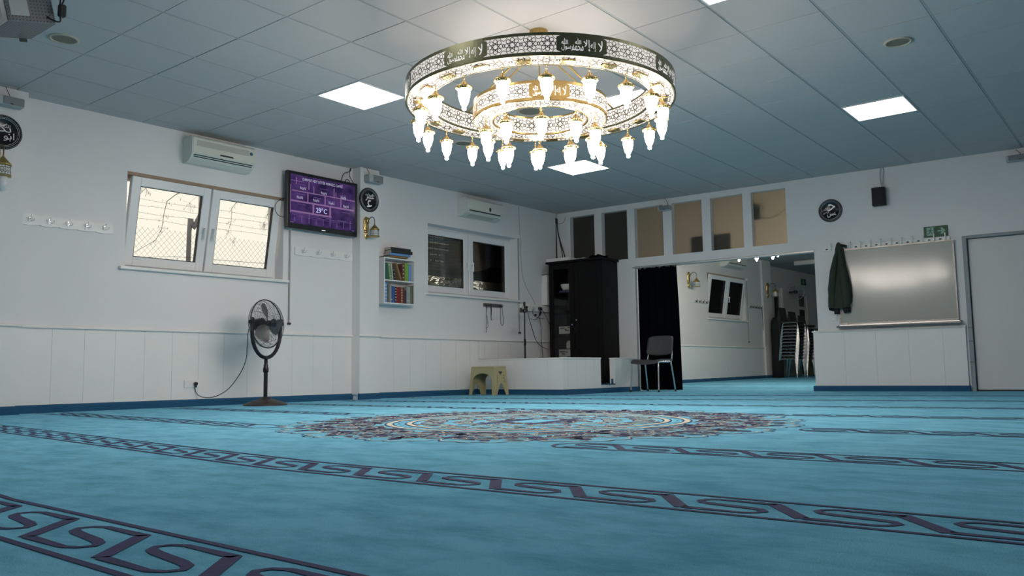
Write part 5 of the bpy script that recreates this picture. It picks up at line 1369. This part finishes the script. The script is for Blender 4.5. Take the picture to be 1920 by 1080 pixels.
ct = thing('hanging_coat', 'dark olive coat hanging from the left hooks of the coat rail', 'coat', BW(4.57, .075, 1.975), AB)
secs = [(.045, -.0, .012, .010), (.02, .0, .030, .03), (-.05, .005, .055, .04), (-.14, .008, .062, .045), (-.28, .010, .072, .05), (-.42, .005, .105, .06), (-.56, -.005, .14, .07), (-.70, -.015, .158, .075), (-.80, -.022, .155, .072), (-.855, -.030, .138, .066)]
b = MB(); vs = []; n = 28
for (z, cx_, wx_, dy_) in secs:
    for k in range(n):
        a = 2*pi*k/n; fold = 1 + (.10*sin(5*a + .6) + .06*sin(9*a))*min(1, max(0, -z*1.6)); lift = .02*sin(a*2 + .5) if z < -.84 else 0
        vs.append((cx_ + wx_*cos(a)*(1 + .03*sin(7*a)), dy_*sin(a)*fold, z + lift - (.028*cos(a)*-1 if z < -.75 else 0)*.8))
fs = [(i*n+k, i*n+(k+1) % n, (i+1)*n+(k+1) % n, (i+1)*n+k) for i in range(len(secs)-1) for k in range(n)]
b.add(vs, fs, True); b.add(vs[:n], [tuple(range(n))]); b.obj('coat_body', M['coat'], ct)
b = MB(); b.tube([(-.015, -.03, -.05), (-.035, -.05, -.16), (-.07, -.06, -.35), (-.105, -.055, -.60), (-.11, -.04, -.83)], [.008, .028, .045, .05, .044], 10); b.obj('sleeve', M['coat'], ct)
b = MB(); b.tube([(.02, -.03, -.05), (.03, -.055, -.16), (.05, -.07, -.35), (.075, -.07, -.60), (.075, -.05, -.85)], [.008, .028, .048, .055, .046], 10); b.obj('sleeve', M['coat'], ct)
b = MB(); b.rbox(-.10, -.035, -.02, .02, -.935, -.83, .01, 1); b.tube([(.06, 0, -.84), (.07, .0, -.92)], [.055, .045], 12); b.obj('dark_lining', M['coatin'], ct)
b = MB(); b.tube([(.03, -.01, .0), (.085, -.02, -.015), (.11, -.01, -.02)], [.016, .02, .014], 8); b.obj('collar', M['coatin'], ct)
ex = thing('exit_sign', 'green emergency exit sign with running figure and arrow', 'sign', BW(5.765, 0, 1.982), AB)
b = MB(); b.rbox(-.14, .14, -.022, 0, 0, .136, .003, 1); b.obj('plate', M['exitg'], ex)
b = MB(); b.box(-.105, -.022, -.0232, -.0215, .018, .122); b.obj('doorway_print', M['exitw'], ex)
b = MB(); mpE = lambda a, c: (a, -.0242, c)
def stroke(pts, w_): b.strip(pts[::-1], w_, mpE)
b.add([mpE(-.056 + .0085*cos(2*pi*k/10), .108 + .0085*sin(2*pi*k/10)) for k in range(10)], [tuple(range(10))])
stroke([(-.060, .096), (-.066, .066)], .016); stroke([(-.062, .095), (-.085, .085), (-.093, .070)], .006); stroke([(-.058, .094), (-.043, .082), (-.028, .088)], .006)
stroke([(-.066, .068), (-.050, .056), (-.040, .030), (-.032, .024)], .008); stroke([(-.068, .068), (-.074, .046), (-.098, .040)], .008)
b.obj('running_figure', M['exitg'], ex)
b = MB(); b.add([mpE(*p) for p in [(.022, .060), (.070, .060), (.052, .030), (.080, .030), (.115, .070), (.080, .110), (.052, .110), (.070, .080), (.022, .080)]], [(0,1,5,6,7,8), (1,2,3,4,5)] if False else [(0,1,7,8), (1,2,3,4), (1,4,7), (4,5,6,7)]); b.obj('arrow', M['exitw'], ex)
ls = thing('light_switch', 'small white light switch beside the coat left of the whiteboard', 'switch', BW(4.445, 0, .99), AB)
b = MB(); b.rbox(-.04, .04, -.010, 0, -.04, .04, .004, 2); b.obj('plate', M['white'], ls); b = MB(); b.rbox(-.027, .027, -.016, -.009, -.028, .03, .003, 1); b.obj('rocker', M['white'], ls)
lk = thing('black_loudspeaker', 'black bowed loudspeaker high on the back wall above the whiteboard', 'speaker', BW(5.125, .0, 2.575), AB)
b = MB(); pr = [(-.08, .0-.05), (.08, -.05), (.082, -.14)] + [(.082*cos(pi*k/10), -.14 - .03*sin(pi*k/10)) for k in range(1, 10)] + [(-.082, -.14)]
b.prism(pr, -.118, .118, 'z'); b.obj('case', M['blackmat'], lk)
b = MB(); b.cyl((0, -.05, 0), (0, 0, 0), .025, n=10); b.rbox(-.04, .04, -.012, 0, -.05, .05, .003, 1); b.obj('bracket', M['bmetal'], lk)
b = MB(); b.tube([(.03, -.03, .40), (.02, -.03, .34), (.018, -.035, .24), (.035, -.05, .12)], .0045, 6); b.tube([(.06, -.03, .40), (.065, -.03, .34), (.05, -.035, .24), (.045, -.05, .12)], .0045, 6); b.obj('cable', M['gcable'], lk)

# ------------------------------------------------------------------ the next room, seen through the wide opening
SL = .0107
HA = 2.95
def AW(u, d=0.0, z=0.0): return LW(u, d, z)
def afl(u): return SL*max(0, u)
mb = MB(); u0, u1, dA, dB = .0, 15.2, -.6, 6.4
q = [LW(u0, dB), LW(u1, dB), LW(u1, dA), LW(u0, dA)]
pB0, pB1 = BW(-.3, -TB), BW(6.6, -TB)
q = [LW(15.2, 6.6), LW(15.2, -.6), V((pB0.x, pB0.y, 0)), V((pB1.x, pB1.y, 0))]
zz = [afl(15.2), afl(15.2), 0.001, 0.001]
mb.add([(p.x, p.y, z) for p, z in zip(q, zz)] + [(p.x, p.y, -.09) for p in q], [(0,1,2,3), (7,6,5,4)] + [(i, i+4, (i+1) % 4 + 4, (i+1) % 4) for i in range(4)])
fa = tag(mb.obj('floor_annex', M['carpet']), kind='structure')
for x in (1.3, 3.0, 4.7, 6.4):
    b = MB()
    for o in (0, .22): b.add([tuple(LW(x+o, .1, afl(x+o)+.004)), tuple(LW(x+o+.03, .1, afl(x+o+.03)+.004)), tuple(LW(x+o+.03, 5.5, afl(x+o+.03)+.004)), tuple(LW(x+o, 5.5, afl(x+o)+.004))], [(3,2,1,0)])
    b.obj('key_border', M['navy'], fa)
mb = MB(); mb.add([(p.x, p.y, HA) for p in q] + [(p.x, p.y, HA+.1) for p in q], [(3,2,1,0), (4,5,6,7)] + [(i, (i+1) % 4, (i+1) % 4 + 4, i+4) for i in range(4)])
ca = tag(mb.obj('ceiling_annex', M['tile']), kind='structure')
b = MB()
for k in range(24): b.add([tuple(LW(.8 + .6*k, -.25, HA-.003)), tuple(LW(.82 + .6*k, -.25, HA-.003)), tuple(LW(.82 + .6*k, 6.3, HA-.003)), tuple(LW(.8 + .6*k, 6.3, HA-.003))], [(0,1,2,3)])
tag(b.obj('ceiling_rails', M['tbar'], ca), kind='stuff')
for x in (9.0, 10.6): b = MB(); b.box(x, x+.16, -4.6, -.5, HA-.10, HA-.001); b.obj('ceiling_beam', M['annexwall'], ca, C0, AL)
W3 = (5.36, 7.22, 1.43, 2.425)
wa = tag(wallmesh(holes(.0, 8.6, -.05, HA+.06, 0, TW, [W3])).obj('wall_annex_left', M['annexwall'], None, C0, AL), kind='structure')
W4 = (9.58, 10.16, 1.57, 2.43)
D2 = (11.24, 11.82, -.05, 2.36)
MB().box(8.12, 8.62, -.05, .30, -.05, HA).obj('pilaster', M['annexwall'], wa)
wf = tag(wallmesh(holes(8.6, 15.2, -.05, HA+.06, .30, .45, [W4, D2])).obj('wall_annex_far', M['annexwall'], None, C0, AL), kind='structure')
tag(wallmesh([(15.0, 15.2, -6.6, .45, -.05, HA+.06)]).obj('wall_annex_end', M['annexwall'], None, C0, AL), kind='structure')
tag(wallmesh([(.85, 15.2, -6.8, -6.6, -.05, HA+.06)]).obj('wall_annex_right', M['annexwall'], None, C0, AL), kind='structure')
ADZ = .80
MB().box(.17, 8.12, -.014, 0, .02, ADZ).obj('dado_panel', M['dado'], wa); MB().box(8.11, 8.63, -.064, -.05, .02, ADZ).obj('dado_panel', M['dado'], wa)
b = MB()
for a_, c_, d_ in ((.17, 8.12, 0), (8.09, 8.64, .05)): b.prism([(-d_-.034, ADZ), (-d_-.036, ADZ+.014), (-d_-.02, ADZ+.026), (-d_, ADZ+.028), (-d_, ADZ)], a_, c_, 'x')
b.obj('trim_3', M['dado'], None, C0, AL, 'structure')
b = MB()
for i in range(20):
    a_ = .17 + (8.12-.17)*i/20; c_ = .17 + (8.12-.17)*(i+1)/20; b.box(a_, c_, -.032, 0, afl(a_)-.02, afl(a_)+.068)
b.box(8.09, 8.64, -.085, 0, afl(8.1)-.02, afl(8.1)+.068); b.obj('baseboard_annex', M['base'], None, C0, AL, 'structure')
win3 = window(3, 'double window with tilted sashes in the next room', W3[0], W3[1], W3[2], W3[3], R(9), 0, .12, (.085, .94, 2.40))
b = MB(); b.box(0, W3[1]-W3[0], .0, .11, .95, .995); b.obj('lintel_board', M['beam'], win3)
for k in range(16): b = MB(); b.prism([(.22, .16+.05*k), (.216, .185+.05*k), (.22, .208+.05*k), (.232, .21+.05*k), (.232, .16+.05*k)], 0, W3[1]-W3[0], 'x'); b.obj('shutter_slat', M['shutter'], win3)
win4 = thing('window_4', 'narrow white window behind the chair stacks in the next room', 'window', LW(W4[0], -.30, W4[2]), AL, None, 'structure')
wd4, ht4 = W4[1]-W4[0], W4[3]-W4[2]
b = MB()
for q_ in ((0, .07, 0, ht4), (wd4-.07, wd4, 0, ht4), (.07, wd4-.07, 0, .07), (.07, wd4-.07, ht4-.07, ht4)): b.box(q_[0], q_[1], .05, .11, q_[2], q_[3])
b.obj('window_frame', M['pvc'], win4); b = MB(); b.box(.06, wd4-.06, .075, .085, .06, ht4-.06); b.obj('pane', M['glass'], win4)
b = MB(); b.box(0, wd4, .125, .14, 0, ht4); b.obj('closed_shutter', M['shutter'], win4)
d2 = thing('door_2', 'dark glazed door with a transom at the far end of the next room', 'door', LW(D2[0], -.30, afl(11)), AL, None, 'structure')
b = MB(); wd2 = D2[1]-D2[0]; h2 = D2[3]-afl(11)
for q_ in ((0, .06, 0, h2), (wd2-.06, wd2, 0, h2), (.06, wd2-.06, h2-.06, h2), (.06, wd2-.06, 1.80, 1.88)): b.box(q_[0], q_[1], .02, .10, q_[2], q_[3])
b.obj('door_frame', M['annexwall'], d2); b = MB(); b.box(.06, wd2-.06, .05, .06, 1.88, h2-.06); b.obj('transom_pane', M['black'], d2); b = MB(); b.rbox(.06, wd2-.06, .05, .09, .01, 1.80, .004, 1); b.obj('door_leaf', M['cab'], d2)
sconce('gold wall sconce at the left side of the next room', LW(4.50, 0, 2.19), AL, 1.2)
sconce('gold wall sconce on the pilaster near the chair stacks in the next room', LW(8.36, .05, 2.22), AL, 1.3)
coat_rack('coat_rack', 'dark hooked coat rack left of the window in the next room', LW(4.70, 0, 1.755), AL, .62, .07, 4, False, 'bmetal', 'acgrey')
coat_rack('coat_rack', 'dark hooked coat rack right of the window in the next room', LW(7.36, 0, 1.77), AL, .74, .075, 5, False, 'bmetal', 'acgrey')
t = thing('lanyard', 'dark cord hanging from the right coat rack in the next room', 'lanyard', LW(8.0, .06, 1.75), AL)
b = MB(); b.tube([(0, 0, 0), (.01, 0, -.3), (.015, 0, -.52)], .007, 5); b.obj('loop', M['cable'], t)
aircon('air conditioner half hidden by the lintel in the next room', LW(5.98, 0, 2.60), AL, .95, .29, .22, 2)
socket('single white wall socket in the next room', LW(6.13, .014, .31), AL, 1)
wfan = thing('wall_fan', 'small round wall fan beside the narrow window in the next room', 'fan', LW(10.54, -.30, 2.33), AL)
b = MB(); Mf = Matrix.Translation((0, -.22, 0)) @ Matrix.Rotation(R(-62), 4, 'Z')
b.tube([(.20*cos(2*pi*k/28), 0, .20*sin(2*pi*k/28)) for k in range(28)], .009, 6, closed=True)
for rr_ in (.05, .10, .15): b.tube([(rr_*cos(2*pi*k/24), -.04*(1-rr_/.2), rr_*sin(2*pi*k/24)) for k in range(24)], .003, 4, closed=True)
for k in range(12): b.tube([(.03*cos(pi*k/6), -.04, .03*sin(pi*k/6)), (.20*cos(pi*k/6), 0, .20*sin(pi*k/6))], .002, 4)
b.xf(Mf); b.obj('cage', M['spkcase'], wfan); b = MB(); b.cyl((0, 0, 0), (0, -.22, 0), .03, n=10); b.sph((0, -.2, 0), .06, 10, 6); b.obj('motor', M['black'], wfan)
for k in range(3): b = MB(); a = 2.1*k; b.add([(.02*cos(a), 0, .02*sin(a)), (.17*cos(a-.35), -.02, .17*sin(a-.35)), (.18*cos(a+.2), .01, .18*sin(a+.2)), (.12*cos(a+.5), .015, .12*sin(a+.5))], [(0,1,2,3), (3,2,1,0)]); b.xf(Mf); b.obj('blade', M['spk'], wfan)
ex2 = thing('exit_sign', 'small dark exit sign over the far door in the next room', 'sign', LW(11.6, -.30, 2.60), AL)
b = MB(); b.rbox(-.16, .16, -.03, 0, 0, .17, .003, 1); b.obj('plate', M['exitg'], ex2); b = MB(); b.add([(.03, -.0315, .07), (.03, -.0315, .10), (.09, -.0315, .10), (.09, -.0315, .07)], [(3,2,1,0)]); b.add([(-.09, -.0315, .03), (-.02, -.0315, .03), (-.02, -.0315, .14), (-.09, -.0315, .14)], [(0,1,2,3)]); b.obj('sign_print', M['exitw'], ex2)
wp = thing('dark_wall_plate', 'dark oval plate on the wall left of the far door in the next room', 'plate', LW(10.95, -.30, 1.40), AL)
b = MB(); b.lathe([(0, 0), (.09, 0), (.09, .03), (.07, .045), (0, .05)], 20, Mx=Matrix.Rotation(R(90), 4, 'X')); b.v = [(v[0], v[1], v[2]*1.5) for v in b.v]; b.obj('plate_body', M['blackmat'], wp)

# chandelier of the next room: only its lowest globes show below the lintel
c2 = thing('small_chandelier', 'small chandelier in the next room whose globes peep under the lintel', 'chandelier', (14.25, 5.72, HA), 0)
b = MB(); b.cyl((0, 0, 0), (0, 0, -.04), .07, n=16); b.cyl((0, 0, -.04), (0, 0, -.42), .012, n=8); b.lathe([(.40, -.40), (.43, -.42), (.43, -.46), (.40, -.48), (.38, -.44), (.40, -.40)], 32); b.obj('ring_frame', M['golddull'], c2)
for k in range(4): b = MB(); b.tube([(0, 0, -.36), (.4*cos(pi*k/2), .4*sin(pi*k/2), -.43)], .008, 6); b.obj('arm', M['golddull'], c2)
cp2 = MB(); cp2.lathe([(.004, 0), (.02, -.02), (.05, -.05), (.055, -.065), (.04, -.07)], 14); cp2d = cp2.data('lantern', M['gold'])
gb2 = MB(); gb2.lathe([(.035, -.068), (.045, -.075), (.045, -.11), (.032, -.15), (.018, -.175), (.016, -.19), (0, -.20)], 14); gb2d = gb2.data('globe', M['bulb'])
for k in range(8):
    a = 2*pi*k/8 + .25; o = bpy.data.objects.new('lantern', cp2d); COL.objects.link(o); o.parent = c2; o.location = (.42*cos(a), .42*sin(a), -.475)
    g_ = bpy.data.objects.new('globe', gb2d); COL.objects.link(g_); g_.parent = o

dup(c2, BW(4.15, -1.65, HA), 0, 'unseen fill chandelier added above the lintel to light the right frosted panes')  # extra lamp added out of view to brighten the right-hand panes
tc = thing('tall_blocker', 'tall dark cupboard added unseen behind the back wall to shade the left panes', 'blocker', BW(.1, -.19, .01), AB)  # unseen box added to keep light off the leftmost frosted panes
b = MB(); b.box(0, 1.30, .0, .42, 0, 2.86); b.obj('carcass', M['cab'], tc)
for x in (.01, .655): b = MB(); b.rbox(x, x+.635, .42, .44, .06, 2.84, .003, 1); b.obj('door', M['cab'], tc)
# stacked chairs
sc0 = thing('stacked_chair', 'x', 'chair', (0, 0, 0), 0)
for sx in (-1, 1):
    x = sx*.225
    f = MB(); f.tube([(x*1.06, -.235, 0), (x, -.20, .40), (x, -.15, .440), (x, .0, .440)], .011, 6); f.obj('leg', M['chrome'], sc0)
    f = MB(); f.tube([(x*1.06, .235, 0), (x, .16, .40), (x, .10, .440), (x, .0, .440)], .011, 6); f.obj('leg', M['chrome'], sc0)
f = MB(); f.rbox(-.225, .225, -.235, .205, .445, .478, .012, 2); f.obj('seat', M['seatcloth'], sc0)
f = MB(); f.rbox(-.215, .215, .215, .24, .56, .83, .010, 2); f.v = [(v[0], v[1] + (v[2]-.56)*.15, v[2]) for v in f.v]; f.tube([(-.21, .12, .44), (-.205, .215, .50), (-.20, .23, .62)], .010, 6); f.tube([(.21, .12, .44), (.205, .215, .50), (.20, .23, .62)], .010, 6); f.obj('backrest', M['seatcloth'], sc0)
ORD = ['lowest', 'second', 'third', 'fourth', 'fifth', 'sixth', 'seventh', 'eighth', 'ninth', 'tenth', 'eleventh', 'twelfth']
first = True
for s_, (u, d, n) in enumerate(((8.52, .50, 12), (9.10, .52, 11), (9.68, .54, 10))):
    nm = ('nearest', 'middle', 'farthest')[s_]
    for k in range(n):
        place = 'topmost' if k == n-1 else ('lowest' if k == 0 else ORD[k] + ' from the bottom')
        lab = 'dark chrome chair, %s of the %s chair stack' % (place, nm)
        loc = LW(u - .004*k, d + .010*k, afl(u) + .078*k)
        if first: o = sc0; o.location = loc; o.rotation_euler = (0, 0, AL); o['label'] = lab; first = False
        else: o = dup(sc0, loc, AL, lab)
        o['group'] = 'chairs in the %s stack' % nm
make_chair('single chrome chair mostly hidden by the right edge of the wide opening', LW(10.2, 1.15, afl(10.2)), AL + R(20), M['chairgrey'], M['chairgrey'])
bu = thing('dark_upright_roll', 'tall dark roll standing between pilaster and chair stacks in the next room', 'roll', LW(8.36, .24, afl(8.36)), AL)
b = MB(); b.lathe([(0, 0), (.13, 0), (.135, .2), (.125, .8), (.13, 1.2), (.12, 1.36), (.07, 1.45), (0, 1.47)], 18); b.v = [(v[0]*(1 + .05*sin(v[2]*9)), v[1], v[2]) for v in b.v]; b.obj('roll_body', M['coatin'], bu)
for k in range(5):
    make_stool('beige stool, %s from the bottom of the stool stack in the next room' % ORD[k], LW(10.5, .40, afl(10.5) + .115*k), AL, 'stacked beige stools')
wl_ = thing('wooden_lectern', 'orange brown wooden lectern at the far right of the next room', 'lectern', LW(11.6, .15, afl(11.6)), AL)
b = MB(); b.rbox(-.2, .2, -.2, .2, 0, 1.02, .008, 1); b.obj('body', M['wood'], wl_); b = MB(); b.prism([(-.26, 1.02), (.24, 1.02), (.24, 1.18), (-.26, 1.05)], -.25, .25, 'x'); b.obj('sloped_top', M['wood'], wl_)

# dark things standing right behind the frosted panes
fb = thing('dark_board', 'dark rectangular board standing behind the fourth and fifth frosted pane', 'board', BW(2.66, -.125, PZ0+.002), AB)
b = MB(); b.box(-.30, .33, .0, .02, 0, .255); b.obj('board_panel', M['wood'] if False else M['cab'], fb)
fs_ = thing('speaker_behind_glass', 'dark speaker shape behind the left side of the last frosted pane', 'speaker', BW(3.40, -.13, 2.59), AB)
b = MB(); b.rbox(-.07, .07, .02, .12, -.10, .13, .01, 2); b.obj('case', M['blackmat'], fs_)
b = MB(); b.tube([(.05, .01, -.06), (.16, .004, -.09), (.26, .004, -.08), (.36, .004, -.02), (.48, .004, .02)], .005, 6); b.obj('cable', M['cable'], fs_)
